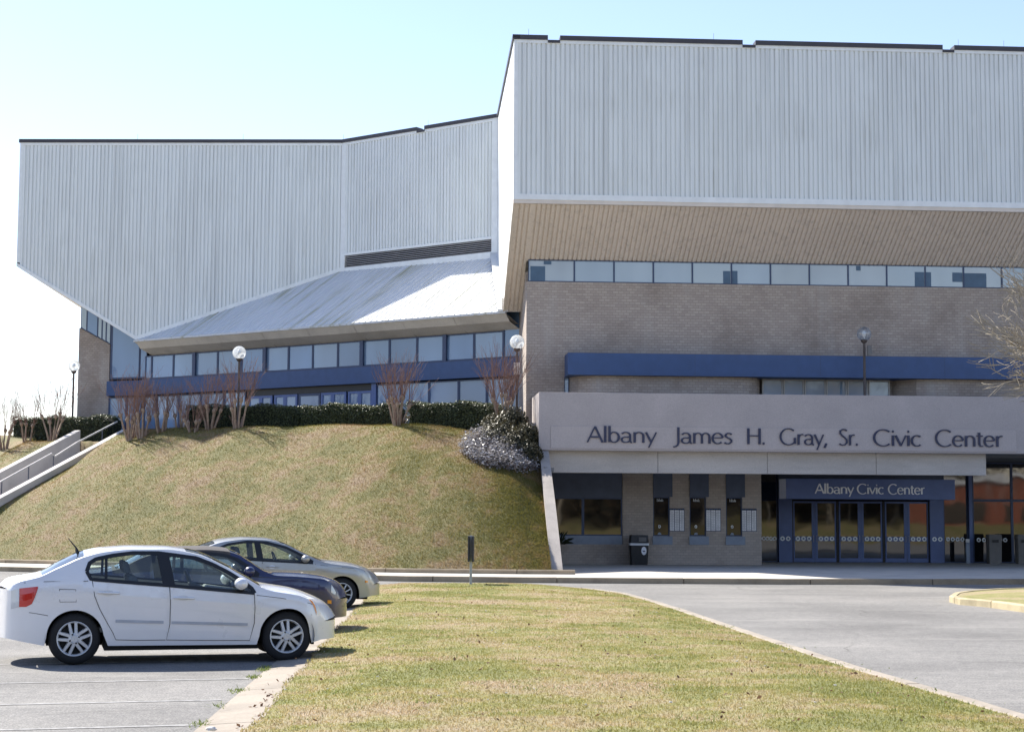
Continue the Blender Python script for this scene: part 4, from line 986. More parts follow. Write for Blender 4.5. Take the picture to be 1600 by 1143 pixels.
# ================================================================== PLANTS
def leaves(n, fn, size, upbias=0.3, asp=0.5):
    """n quads as leaf cards placed by fn -> (pos, outward)"""
    V = np.zeros((n, 4, 3), np.float32); A = np.zeros((n, 4), np.float32)
    for i in range(n):
        p, o = fn()
        nn = (Vector(o)*0.7+Vector((random.gauss(0, .5), random.gauss(0, .5), random.gauss(upbias, .5)))).normalized()
        t = nn.cross(Vector((random.gauss(0, 1), random.gauss(0, 1), random.gauss(0, 1)))).normalized(); b = nn.cross(t)
        s = size*random.uniform(.6, 1.3); t *= s; b *= s*asp
        V[i] = [p-t*.5, p+b*.5, p+t*.5, p-b*.5]; A[i] = random.random()
    F = np.arange(n*4).reshape(n, 4); return V.reshape(-1, 3), F, A.ravel()
def hedge(name, p0, p1, h, depth, label, group=None, n=5200, zb=None):
    p0, p1 = Vector(p0), Vector(p1); u = (p1-p0); L = u.length; u.normalize(); nb = Vector((-u.y, u.x, 0)).normalized()
    t = thing(name, label, 'hedge', p0.lerp(p1, .5), group)
    def wob(f): return 0.05*math.sin(f*L*2.3+p0.x)+0.04*math.sin(f*L*5.1+1)
    core = MB(); K = 14; pr = []
    for k in range(K+1):
        f = k/K; q = p0.lerp(p1, f); hh = h+wob(f)-.07; e = .10
        if k in (0, K): hh -= .12
        q = q+u*(0.12 if k == 0 else -0.12 if k == K else 0)
        pr.append([q+nb*e, q+nb*e+Vector((0, 0, hh)), q+nb*(depth-e)+Vector((0, 0, hh)), q+nb*(depth-e)])
    for q in pr: core.v += q
    for k in range(K):
        for a in range(3): core.f.append((k*4+a, (k+1)*4+a, (k+1)*4+a+1, k*4+a+1))
    core.f += [(0, 1, 2, 3), (K*4+3, K*4+2, K*4+1, K*4)]
    core.build('branch_mass', M['hedgecore'], t, recalc=True)
    def fn():
        f = random.random(); r_ = random.random()
        base = p0.lerp(p1, f); hh = h+wob(f)
        if r_ < 0.5:
            zz = random.random()**.8*hh; rd = 0.07*max(0, (zz-hh+.15)/.15); q = base+nb*(random.uniform(-.03, .10)+rd)+Vector((0, 0, zz)); o = -nb
        elif r_ < .92:
            q = base+nb*random.uniform(0, depth)+Vector((0, 0, hh+random.uniform(-.08, .04))); o = Vector((0, 0, 1))
        else:
            e = random.random() < .5; q = (p0 if e else p1)+nb*random.uniform(0, depth)+Vector((0, 0, random.random()*hh))+u*random.uniform(-.05, .08)*(1 if e else -1); o = -u if e else u
        return q, o
    V, F, A = leaves(int(n*1.6), fn, .066)
    tri_mesh('foliage', V, F, M['hedge'], t, ORG[t], A)
    return t
def hedge_px(x0, x1, d0, d1, ytop0, ytop1, zoff, label, n, dep=1.3):
    a = at_d(x0, ytop0, d0); b = at_d(x1, ytop1, d1)
    za = min(hill_z(a.x, a.y), a.z-.9)-.15; zb_ = min(hill_z(b.x, b.y), b.z-.9)-.15
    h = ((a.z-za)+(b.z-zb_))/2
    return hedge('hedge', (a.x, a.y, a.z-h), (b.x, b.y, b.z-h), h, dep, label, 'clipped hedges along the top of the bank', n)
hedge_px(289, 466, 70.0, 67.3, 634, 633.5, 0, 'clipped dark green hedge under the concourse doors, left of the gap', 9000)
hedge_px(469, 612, 67.2, 65.3, 633, 631.5, 0, 'clipped dark green hedge starting right of the narrow gap at mid bank', 8000)
hedge_px(634, 768, 65.0, 62.9, 629, 630, 0, 'clipped dark green hedge nearest the canopy, beside the leafy bush', 8000)
hedge_px(16, 166, 79.0, 76.5, 652, 650, 0, 'low dark hedge behind the stairs below the block pier', 7000)

def branchy(mb, p, d, L, r, depth, spread, up, twigs, nside=4, rmin=.0035):
    """recursive branch; thin tips collect in twigs"""
    n = 4; pts = [p]; rad = [r]
    dd = d.copy()
    for k in range(n):
        dd = (dd+Vector((random.gauss(0, .10), random.gauss(0, .10), random.gauss(up, .08)))).normalized()
        pts.append(pts[-1]+dd*L/n); rad.append(max(rmin, r*(1-.55*(k+1)/n)))
    (mb if r > 0.012 else twigs).tube(pts, rad, nside if r > .02 else 3)
    if depth <= 0: return
    for k in range(random.choice((2, 3, 3) if rmin < .005 else (3, 3, 4))):
        q = pts[random.choice((2, 3, 4))] if k else pts[-1]
        nd = (dd+Vector((random.gauss(0, spread), random.gauss(0, spread), random.gauss(.05, spread*.6)))).normalized()
        branchy(mb, q, nd, L*random.uniform(.6, .85), rad[-1]*random.uniform(.65, .95), depth-1, spread, up, twigs, nside, rmin)
def myrtle(base, h, label, nst=6, ntw=26, lean=.3, knob=.35, group='pruned bare crape myrtles on the bank', tw_h=1.0):
    t = thing('bare_shrub', label, 'shrub', base, group)
    tr = MB(); kn = MB(); tw = MB()
    for k in range(nst):
        a = 2*math.pi*k/nst+random.uniform(-.4, .4); ln = random.uniform(.4, 1)*lean
        d = Vector((math.cos(a)*ln, math.sin(a)*ln, 1)).normalized(); hh = h*random.uniform(.26, .42)
        p0 = base+Vector((math.cos(a)*.12, math.sin(a)*.12, -.15)); p1 = p0+d*hh*.5+Vector((random.gauss(0, .03), random.gauss(0, .03), 0)); p2 = p0+d*(hh+.15)
        tr.tube([p0, p1, p2], [.055, .04, .036], 6)
        kn.tube([p2-d*.12, p2-d*.04, p2+d*.03, p2+d*.1], [.03, .075, .085, .03], 6)
        for j in range(ntw//nst+5):
            dd = (d+Vector((random.gauss(0, .26), random.gauss(0, .26), random.gauss(.1, .1)))).normalized()
            L = h*random.uniform(.38, .66)*tw_h; q = p2+Vector((random.gauss(0, .04), random.gauss(0, .04), random.uniform(-.05, .06)))
            bend = Vector((random.gauss(0, .06), random.gauss(0, .06), .05)); e = q+dd*L+bend
            tw.tube([q, q+dd*L*.5, e], [.009, .0065, .003], 3)
            for m_ in range(3):
                f = random.uniform(.35, .95); s_ = q.lerp(e, f); dq = (dd+Vector((random.gauss(0, .4), random.gauss(0, .4), .15))).normalized()
                tw.tube([s_, s_+dq*L*random.uniform(.2, .4)], [.005, .003], 3)
        for j in range(3):      # suckers at the foot
            dd = (Vector((random.gauss(0, .35), random.gauss(0, .35), 1))).normalized()
            tw.tube([p0, p0+dd*random.uniform(.4, .9)], [.008, .004], 3)
    tr.build('trunk', M['myrtle'], t, smooth=True); kn.build('pruning_knob', M['myrtle'], t, smooth=True)['kind'] = 'stuff'; tw.build('twigs', M['twig'], t)['kind'] = 'stuff'
    return t
def onhill(px, py, d=None):
    p = hill_hit(px, py)
    if d is not None: p = at_d(px, py, d); p.z = hill_z(p.x, p.y)
    while p is None: py += 1; p = hill_hit(px, py)
    return p
myrtle(onhill(205, 686), 2.5, 'bare crape myrtle at the head of the stairs, left of its close twin', 7, 40, .35)
myrtle(onhill(222, 683), 2.7, 'bare crape myrtle just right of the shrub at the stair head', 6, 34, .3)
myrtle(onhill(252, 674), 1.9, 'bare crape myrtle with thick stump in front of the low concourse windows', 6, 30, .3)
myrtle(onhill(282, 668, 69.6), 1.9, 'short bare crape myrtle at the left end of the long hedge', 4, 18, .25)
myrtle(onhill(328, 668), 2.3, 'bare crape myrtle in front of the hedge, left of the mid bank lamp', 6, 34, .4)
myrtle(onhill(302, 674), 1.4, 'small sprawling bare shrub low on the bank before the hedge', 5, 16, .55)
myrtle(onhill(371, 668), 2.6, 'bare crape myrtle growing around the mid bank lamp post', 6, 40, .3)
myrtle(onhill(622, 660), 2.6, 'bare crape myrtle between the two right hedges, casting a long shadow', 8, 54, .36)
myrtle(at_d(786, 664, 62.0), 2.9, 'dense reddish bare crape myrtle rising from the leafy bush by the canopy', 9, 70, .4)
myrtle(onhill(6, 702), 2.8, 'dark stumped bare crape myrtle at the left edge beyond the stairs', 5, 30, .3)
myrtle(onhill(42, 690), 2.6, 'slim bare crape myrtle beyond the stairs, second from the left edge', 3, 20, .2)
myrtle(onhill(82, 682), 3.0, 'bare crape myrtle beyond the stairs, nearest the left wall of the steps', 5, 38, .35)

# leafy dark bush and the glossy ground cover beside the canopy
bp_ = at_d(797, 690, 61.2)
t = thing('leafy_bush', 'dark green leafy bush filling the corner against the canopy parapet', 'bush', bp_)
def blob(c, r, sq=(1, 1, 1)):
    def fn():
        v = Vector((random.gauss(0, 1), random.gauss(0, 1), random.gauss(0, 1))).normalized(); k = random.uniform(.72, 1.05)
        return c+Vector((v.x*r*sq[0], v.y*r*sq[1], v.z*r*sq[2]))*k, v
    return fn
Vs, Fs, As = [], [], []; off = 0; mb = MB()
for px_, py_, d_, r_, n_ in ((786, 688, 60.6, .80, 3600), (808, 700, 59.9, .72, 3000), (772, 668, 61.4, .5, 1500), (800, 662, 61.2, .62, 2200), (826, 712, 59.4, .5, 1700), (822, 682, 60.2, .5, 1500)):
    c = at_d(px_, py_, d_)
    V, F, A = leaves(n_, blob(c, r_), .10); Vs.append(V); Fs.append(F+off); As.append(A); off += len(V)
    r_ *= .72; mb.lathe([(0.01, -r_), (r_*.7, -r_*.7), (r_, 0), (r_*.7, r_*.7), (.01, r_)], c, 10)
tri_mesh('foliage', np.concatenate(Vs), np.concatenate(Fs), M['bushleaf'], t, ORG[t], np.concatenate(As))
mb.build('branch_mass', M['hedgecore'], t)['kind'] = 'stuff'
# ground cover: leaves spread over a patch of the bank
gp = [(716, 706), (728, 690), (748, 680), (770, 690), (800, 700), (832, 712), (841, 738), (820, 742), (790, 736), (760, 732), (735, 722)]
def inpoly(x, y, P):
    c = False
    for i in range(len(P)):
        (x0, y0), (x1, y1) = P[i], P[i-1]
        if (y0 > y) != (y1 > y) and x < (x1-x0)*(y-y0)/(y1-y0)+x0: c = not c
    return c
pts = []
while len(pts) < 8500:
    x, y = random.uniform(714, 842), random.uniform(678, 744)
    if not inpoly(x, y, gp): continue
    h_ = hill_hit(x, y)
    if h_ is not None: pts.append(h_)
it = iter(pts)
def fn():
    p = next(it); return p+Vector((random.gauss(0, .05), random.gauss(0, .05), random.uniform(.02, .42))), Vector((0, -.3, 1))
V, F, A = leaves(len(pts), fn, .105, .7, .45)
t = thing('ground_cover_plant', 'glossy sun-sheened ground cover shrub spilling down the bank beside the canopy', 'shrub', sum(pts, Vector())/len(pts))
tri_mesh('foliage', V, F, M['sheenleaf'], t, ORG[t], A)
mb = MB()
for k in range(160):
    p = random.choice(pts); mb.tube([p, p+Vector((random.gauss(0, .12), random.gauss(0, .12), random.uniform(.2, .4)))], [.008, .004], 3)
mb.build('stems', M['twig'], t)['kind'] = 'stuff'
# small spiky plant beside the display window
p = FR.p(SX(872), T2-.7, .15)
t = thing('spiky_plant', 'small dark spiky plant under the canopy beside the retaining wall', 'plant', p); mb = MB()
for k in range(40):
    a = random.uniform(0, 2*math.pi); e = random.uniform(.2, 1.3); L = random.uniform(.45, .75)
    d = Vector((math.cos(a)*math.cos(e), math.sin(a)*math.cos(e), math.sin(e))); q = p+Vector((0, 0, .75)); s_ = Vector((-math.sin(a), math.cos(a), 0))*.018
    e_ = q+d*L-Vector((0, 0, .12)); mb.add([q-s_, q+s_, q+d*L*.6+s_, e_, q+d*L*.6-s_], [(0, 1, 2, 3, 4)])
mb.build('leaves', M['hedge'], t); MB().tube([p, p+Vector((0, 0, .75))], [.06, .05], 6).build('stem', M['bark'], t)

# bare tree at the right edge, standing on the side island
tb = Vector((17.7, 42.5, 0.15))
t = thing('bare_tree', 'leafless pale twiggy tree at the right edge in front of the parapet', 'tree', tb)
tr = MB(); tw = MB(); random.seed(21)
tr.tube([tb-Vector((0, 0, .1)), tb+Vector((-.05, 0, 1.0)), tb+Vector((0.0, .05, 2.6))], [.24, .18, .15], 8)
for k in range(11):
    a = k*2*math.pi/11+.2; sl_ = .4+.8*((k*7) % 11)/11; d = Vector((math.cos(a)*sl_, math.sin(a)*sl_, 1)).normalized()
    branchy(tr, tb+Vector((0, .03, 1.9+.7*random.random())), d, 2.6, .09, 6, .46, .012, tw, rmin=.007)
tr.build('trunk', M['bark'], t, smooth=True); tw.build('twigs', M['bark'], t)['kind'] = 'stuff'
random.seed(11)

# ================================================================== LAMPS
def lamp(px_, py_, d, zb, label, box=None, r=.27):
    g_ = at_d(px_, py_, d); base = Vector((g_.x, g_.y, zb))
    t = thing('street_lamp', label, 'street lamp', base, 'globe lamps on the upper terrace')
    h = g_.z-zb
    MB().lathe([(.16, 0), (.16, .04), (.07, .1), (.065, .4), (.05, .45), (.045, h-r-.05)], base, 10).build('pole', M['pole'], t, smooth=True)
    MB().lathe([(.05, h-r-.08), (.09, h-r-.05), (.13, h-r+.02), (.125, h-r+.05), (.02, h-r+.06)], base, 16).build('collar', M['pole'], t, smooth=True)
    mb = MB(); K = 14
    mb.lathe([(max(.004, r*math.sin(math.pi*k/K)), h-r*math.cos(math.pi*k/K)) for k in range(1, K+1)], base, 24).build('globe', M['globe'], t, smooth=True)
    MB().lathe([(.03, h-r+.06), (.035, h-.1), (.075, h-.05), (.085, h+.03), (.06, h+.10), (.01, h+.13)], base, 12).build('bulb', M['bulb'], t, smooth=True)
    if box:
        bx, by, bw, bh, m_ = box
        MB().box(base.x+bx-bw/2, base.x+bx+bw/2, base.y-.22, base.y-.05, base.z+h+by-bh/2, base.z+h+by+bh/2).build('light_box', m_, t, bevel=.01)
lamp(374, 551, 68.4, 4.9, 'clear globe lamp on dark post at mid bank among bare twigs')
lamp(808, 534.5, 62.6, ZT, 'clear globe lamp with small box beside the block wall corner', (0, -.98, .22, .42, M['soffit_trim']))
lamp(1350, 521.5, 61.9, ZT, 'globe lamp on the canopy terrace above the sign lettering', (.16, -.62, .14, .36, M['bin_grey']), .26)
lamp(115.5, 571.5, 78, ZT, 'globe lamp against the sky at far left beside the pier')

# ================================================================== SMALL THINGS NEAR THE ENTRANCE
def board(x0, x1, y0, y1, label):
    s0, z1 = FR.at(x0, y0, T2-.03); s1, z0 = FR.at(x1, y1, T2-.03)
    t = thing('notice_board', label, 'notice board', FR.p((s0+s1)/2, T2, z0), 'notice boards between the ticket windows')
    MB().fbox(FR, s0, s1, T2-.035, T2-.001, z0, z1).build('backing', M['blueframe'], t)
    for k in range(3):
        a, b = lerp(s0+.01, s1-.01, k/3)+.012, lerp(s0+.01, s1-.01, (k+1)/3)-.012
        o = MB().fbox(FR, a, b, T2-.042, T2-.036, z0+.02, z1-.07).build('sheet', M['paper'], t)
        mb = MB(); rr = random.Random(3)
        for j in range(26):
            zz = lerp(z0+.05, z1-.1, j/26)+rr.uniform(0, .005); c = (a+b)/2; wv = (b-a)*.38*abs(math.sin(j*.95+k))+.01
            mb.quad(FR.p(c-wv, T2-.0435, zz), FR.p(c+wv, T2-.0435, zz), FR.p(c+wv, T2-.0435, zz+.008), FR.p(c-wv, T2-.0435, zz+.008))
        mb.build('print_lines', M['ink'], o)['kind'] = 'stuff'
        q = (a+b)/2; MB().fbox(FR, q-.02, q+.02, T2-.05, T2-.036, z1-.06, z1-.02).build('clip', M['black'], t)
board(1045.8, 1069.5, 793.5, 829.5, 'three-column notice board between the first and second ticket windows')
board(1102.5, 1126.5, 793.5, 829.5, 'three-column notice board between the second and third ticket windows')
board(1158.5, 1182.5, 794, 829.8, 'three-column notice board right of the last ticket window')
# black bin with white liner edge and round emblem
s_, _ = FR.at(998, 860, T2-.6); c = FR.p(s_, T2-.6, .15)
t = thing('trash_can', 'black trash can with white liner and round emblem by the block pier', 'trash can', c)
def rbox(mb, c, w0, d0, w1, d1, z0, z1, n=8, rr=.06):
    for (w_, d_, z) in ((w0, d0, z0), (w1, d1, z1)):
        pass
    def ring(w_, d_, z):
        P = []
        for sx, sy, a0 in ((1, -1, -90), (1, 1, 0), (-1, 1, 90), (-1, -1, 180)):
            for k in range(n//2+1):
                a = R(a0+90*k/(n//2)); P.append(c+Vector((sx*(w_/2-rr)+rr*math.cos(a), sy*(d_/2-rr)+rr*math.sin(a), z)))
        return P
    A, Bq = ring(w0, d0, z0), ring(w1, d1, z1); k = len(A)
    mb.add(A+Bq, [(i, (i+1) % k, k+(i+1) % k, k+i) for i in range(k)]+[tuple(range(k-1, -1, -1)), tuple(range(k, 2*k))]); return mb
rbox(MB(), c, .62, .55, .70, .6, 0, .72).build('body', M['black'], t)
lidm = rbox(MB(), c, .72, .62, .66, .56, .80, 1.10).build('lid', M['black'], t)
MB().box(c.x-.02, c.x+.26, c.y-.33, c.y-.30, c.z+.86, c.z+1.02).build('flap', M['bin_grey'], t)
mb = rbox(MB(), c, .715, .615, .735, .635, .72, .80); mb.build('liner', M['white'], t)
ec = c+Vector((.17, -.315, .52))
mb = MB(); mb.add([ec+Vector((math.cos(k*math.pi/10)*.095, 0, math.sin(k*math.pi/10)*.155)) for k in range(20)], [tuple(range(20))]); e = mb.build('emblem', M['letterwhite'], t)
mb = MB(); mb.add([ec+Vector((dx*.06, -.004, dz*.06)) for dx, dz in ((-1, .2), (-.5, -.6), (.5, -.6), (1, .2), (.3, 0), (0, .5), (-.3, 0))], [tuple(range(7))]); mb.build('emblem_mark', M['blueframe'], e)
# two grey bins by the storefront
for px_, lb in ((1553, 'grey square bin with slot opening in front of the storefront glass'), (1598, 'grey square bin cut by the right edge of the picture')):
    s_, _ = FR.at(px_, 862, T3-1.2); c = FR.p(s_, T3-1.2, .15)
    t = thing('litter_bin', lb, 'bin', c, 'grey bins by the storefront')
    rbox(MB(), c, .48, .46, .52, .5, 0, .98, rr=.03).build('body', M['bin_grey'], t)
    rbox(MB(), c, .56, .54, .50, .48, .982, 1.16, rr=.04).build('lid', M['bin_grey'], t)
    MB().box(c.x-.12, c.x+.12, c.y-.285, c.y-.25, c.z+.84, c.z+.95).build('slot', M['black'], t)
s_, _ = FR.at(1512, 862, T3-.9); c = FR.p(s_, T3-.9, .15)
t = thing('ash_post', 'slim pale smoking post with a white cap beside the entrance doors', 'post', c)
MB().box(c.x-.075, c.x+.075, c.y-.07, c.y+.07, c.z, c.z+.82).build('post', M['greypanel'], t, bevel=.01)
MB().box(c.x-.07, c.x+.07, c.y-.065, c.y+.065, c.z+.83, c.z+.97).build('cap', M['white'], t, bevel=.01)
# floodlight on the retaining wall
c = at_d(854, 734, 58.9)
t = thing('floodlight', 'small grey floodlight fixed to the top of the retaining wall', 'floodlight', c)
MB().hexa([c+Vector(q) for q in ((-.12, -.2, -.06), (.24, -.12, -.08), (.2, .12, -.08), (-.14, .1, -.06), (-.1, -.16, .1), (.26, -.08, .08), (.22, .14, .08), (-.12, .12, .1))]).build('housing', M['bin_grey'], t, bevel=.01)
MB().tube([c+Vector((-.05, 0, -.06)), c+Vector((-.1, .05, -.35))], .025, 6).build('bracket', M['pole'], t)

# edge-on sign post on the lawn
c = at_z(735.5, 914.8, 0.1)
t = thing('sign_post', 'grey post with a dark road sign seen edge-on at the far lawn edge', 'sign post', c)
MB().box(c.x-.032, c.x+.032, c.y-.03, c.y+.03, c.z-.1, c.z+1.28).build('post', M['polesilver'], t, bevel=.006)
for sx in (-1, 1): MB().hexa([c+Vector(q) for q in ((sx*.034, -.31, .62), (sx*.075, -.31, .62), (sx*.075, .3, .62), (sx*.034, .3, .62), (sx*.034, -.31, 1.27), (sx*.075, -.31, 1.27), (sx*.075, .3, 1.27), (sx*.034, .3, 1.27))]).build('sign_plate', M['signback'], t, recalc=True)

# ================================================================== GRASS BLADES, WEEDS, LITTER
def blades(P, hmin, hmax, width, mat, name, lean=.5):
    P = np.asarray(P, np.float32); n = len(P)
    h = rng.uniform(hmin, hmax, n); a = rng.uniform(0, 2*np.pi, n); ln = rng.normal(0, lean, n); b = rng.uniform(0, 2*np.pi, n)
    w_ = width*rng.uniform(.6, 1.4, n)
    d = np.stack([np.cos(a)*w_, np.sin(a)*w_, np.zeros(n)], 1)*.5
    tip = P+np.stack([np.cos(b)*ln*h, np.sin(b)*ln*h, h], 1)
    V = np.stack([P-d, P+d, tip], 1).reshape(-1, 3); F = np.arange(3*n).reshape(n, 3)
    o = tri_mesh(name, V, F, mat, None, (0, 0, 0), np.repeat(rng.random(n), 3)); return tag(o, kind='stuff')
P = []
while len(P) < 230000:
    d = 12.5*math.exp(random.random()*math.log((DT+.2)/12.5)); a, b = xl(d), min(xr(d), d*.34+.8)
    x = random.uniform(max(a-.04, -d*.34), b)
    if random.random() > .25+.75*(b-a)/(DT*.5): 
        if random.random() < .5: continue
    P.append((x, d, lawn_z(min(max(x, a), xr(d)), d)-.004 if d < DT else .05))
tag(blades(P, .010, .032, .010, M['lawn_blade'], 'lawn_grass', 1.0), 'short patchy yellow green and straw turf on the front lawn', 'grass')
P = []
for k in range(240000):
    a = random.uniform(.17, 1.0); b = random.random()*1.02; p = hill_pt(a, b)
    P.append((p.x, p.y, p.z-.01))
tag(blades(P, .025, .08, .015, M['hill_blade'], 'bank_grass', .7), 'rough mown grass covering the sloping bank', 'grass')
# weeds: low green rosettes on the lawn and along the gutter joint
P = []
for k in range(130):
    d = random.uniform(14.5, 42); x = random.uniform(max(xl(d)+.1, -d*.3), min(xr(d)-.1, d*.31)); r_ = random.uniform(.06, .22)
    for j in range(int(26*r_/.1)): P.append((x+random.gauss(0, r_)*1.3, d+random.gauss(0, r_), lawn_z(x, d)))
for k in range(60):
    d = random.choice((15.2, 16.6, 18.0, 19.6, 20.6, 20.9, 26.5, 27))+random.gauss(0, .1); x = interp(gu, d)
    for j in range(9): P.append((x+random.gauss(-.02, .04), d+random.gauss(0, .10), .01))
tag(blades(P, .015, .04, .012, M['weed'], 'weeds', 1.2), 'bright green weed tufts scattered on the lawn and gutter joint', 'weeds')
pts = []
for k in range(420):
    d = 14.0*math.exp(random.random()*math.log(44/14.)); x = random.uniform(max(xl(d)-.2, -d*.3), min(xr(d), d*.31)); pts.append(Vector((x, d, lawn_z(min(max(x, xl(d)), xr(d)), d)+.03)))
for k in range(60):
    d = random.uniform(14, 20); pts.append(Vector((interp(gl, d)-random.random()**2*.25, d, .05)))
it = iter(pts)
V, F, A = leaves(len(pts), lambda: (next(it), Vector((0, 0, 1))), .045, .3, .6)
o = tri_mesh('leaf_litter', V, F, M['litter'], None, (0, 0, 0), A); tag(o, 'dry brown leaves scattered over the lawn', 'leaves', kind='stuff')
def rock(c, r, name, label, cat, mat, sq=(1, 1, .6)):
    me = bmesh.new(); bmesh.ops.create_icosphere(me, subdivisions=2, radius=1)
    for v in me.verts: v.co = Vector((v.co.x*r*sq[0], v.co.y*r*sq[1], v.co.z*r*sq[2]))*(1+random.uniform(-.2, .2))
    m_ = bpy.data.meshes.new('mesh'); me.to_mesh(m_); me.free(); tag(link(name, m_, None, c, mat), label, cat)
for px_, py_, r_, lb in ((692, 1085, .035, 'pale crumpled litter lump low on the lawn'), (650, 1036, .022, 'small white pebble right of the white sedan nose'), (330, 1138, .03, 'pale broken stone at the gutter edge')):
    p = at_z(px_, py_, .13); rock(p, r_, 'stone', lb, 'stone', M['stone'], (1.5, 1, .6))
P = []
o = MB()
for k in range(90):
    d = 14.0*math.exp(random.random()*math.log(44/14.)); x = random.uniform(max(xl(d), -d*.3), min(xr(d), d*.31)); z = lawn_z(x, d)+.025; r_ = random.uniform(.004, .010)
    o.hexa([Vector((x, d, z))+Vector((random.uniform(.6, 1.2)*sx*r_*1.4, random.uniform(.6, 1.2)*sy*r_, sz*r_)) for sz in (-.6, .6) for sx, sy in ((-1, -1), (1, -1), (1, 1), (-1, 1))])
tag(o.build('pebbles', M['stone'], origin=(0, 0, 0)), 'tiny pale pebbles and scraps dotted over the lawn', 'pebbles', kind='stuff')

# ================================================================== ACROSS THE STREET, BEHIND THE CAMERA (mirrored in the entrance glass)
v_ = [(-60, -14, .0), (110, -14, .0), (110, -20, 1.3), (-60, -20, 1.3), (110, -70, 2.0), (-60, -70, 2.0)]
tag(MB().add([(a, b, c+.01) for a, b, c in v_], [(0, 3, 2, 1), (3, 5, 4, 2)]).build('verge', M['hill'], recalc=True), kind='structure')
M['brownleaf'] = leaf_mat('brown_leaf', (.035, .03, .018), (.11, .075, .04), .7, .2, .2)
M['redbrick'] = block_wall('red_brick', (.30, .085, .045), (.36, .11, .06), (.25, .16, .12), .24, .08)
t = thing('backdrop', 'dense brown thicket added unseen to close sky gaps mirrored in the entrance glass', 'backdrop', (30, -48, 1.9)); t['kind'] = 'stuff'  # unseen leaf mass added to block low sky in the glass reflections
def fn(): return Vector((random.uniform(-40, 110), -48+random.gauss(0, .8), 1.8+random.random()**1.3*6.5)), Vector((0, 1, .3))
V, F, A = leaves(7000, fn, .75, .2, .6); tri_mesh('foliage', V, F, M['brownleaf'], t, ORG[t], A)
MB().box(-40, 110, -49.2, -48.6, 1.0, 6.0).build('branch_mass', M['hedgecore'], t)  # solid dark core of the added mass, keeps sky from showing through
def street_tree(x, y, h, label):
    b = Vector((x, y, 1.4)); t = thing('street_tree', label, 'tree', b, 'trees mirrored in the entrance glass')
    MB().tube([b-Vector((0, 0, .3)), b+Vector((.1, 0, h*.4)), b+Vector((0, .1, h*.75))], [.28, .2, .08], 7).build('trunk', M['bark'], t, smooth=True)
    Vs, Fs, As = [], [], []; off = 0
    for k in range(9):
        a = random.uniform(0, 2*math.pi); c = b+Vector((math.cos(a)*h*.22, math.sin(a)*h*.22, h*random.uniform(.35, .9)))
        V, F, A = leaves(260, blob(c, h*.2), .5); Vs.append(V); Fs.append(F+off); As.append(A); off += len(V)
    tri_mesh('crown', np.concatenate(Vs), np.concatenate(Fs), M['brownleaf'], t, ORG[t], np.concatenate(As))
for k in range(20):
    x_ = -8+k*3.9+random.uniform(-1, 1)
    if x_ > 46: y_ = -38-random.random()*6
    else: y_ = -24-(k % 3)*5-random.random()*3
    street_tree(x_, y_, random.uniform(10, 14), 'brown leaved street tree mirrored in the entrance glass')
t = thing('brick_shop', 'low red brick shop seen only as a reflection in the storefront glass', 'building', (66, -21, 1.2))
MB().box(55, 80, -27, -21, .8, 5.2).build('wall', M['redbrick'], t)
MB().box(54.7, 80.3, -27.3, -20.7, 5.2, 5.6).build('roof', M['white'], t)
for k in range(5): MB().box(57+k*4.6, 59.6+k*4.6, -21.05, -20.97, 1.6, 3.6).build('window', M['glass_dark'], t)

# ================================================================== CARS
def paint(name, c, metal=.25, rough=.32):
    m, n, p = nodes(name); p.inputs['Base Color'].default_value = (*c, 1); p.inputs['Metallic'].default_value = metal; p.inputs['Roughness'].default_value = rough
    p.inputs['Coat Weight'].default_value = 1.0; p.inputs['Coat Roughness'].default_value = .03
    f = noise(n, coords(n), 1.4, 4); r = ramp(n, f, [(.3, tuple(x*.95 for x in c)), (.7, c)]); n.links.new(r.outputs[0], p.inputs['Base Color'])
    f2 = noise(n, coords(n), 3, 3); rr = ramp(n, f2, [(.3, (rough-.04,)*3), (.7, (rough+.08,)*3)]); n.links.new(rr.outputs[0], p.inputs['Roughness'])
    return m
M['carglass'] = clear_glass('car_glass', (.74, .82, .80), .10)
M['tyre'] = simple('tyre_rubber', (.014, .014, .015), .8)
M['alloy'] = simple('alloy', (.66, .67, .68), .35, metal=.35, var=.05)
M['interior'] = simple('car_interior', (.20, .205, .20), .85)
M['dash'] = simple('dashboard', (.30, .305, .30), .75)
M['blacktrim'] = simple('black_trim', (.012, .012, .013), .4)
M['under'] = simple('underbody', (.01, .01, .01), .9)
M['redlens'] = simple('red_lens', (.55, .02, .015), .12, var=.1, coat=1)
M['clearlens'] = simple('clear_lens', (.60, .62, .63), .1, var=.1, coat=1)
M['amber'] = simple('amber_lens', (.85, .30, .02), .15, var=.1, coat=1)
M['chrome'] = simple('chrome', (.7, .7, .7), .12, metal=1, var=.03)
M['softtop'] = simple('soft_top_fabric', (.06, .055, .055), .9)
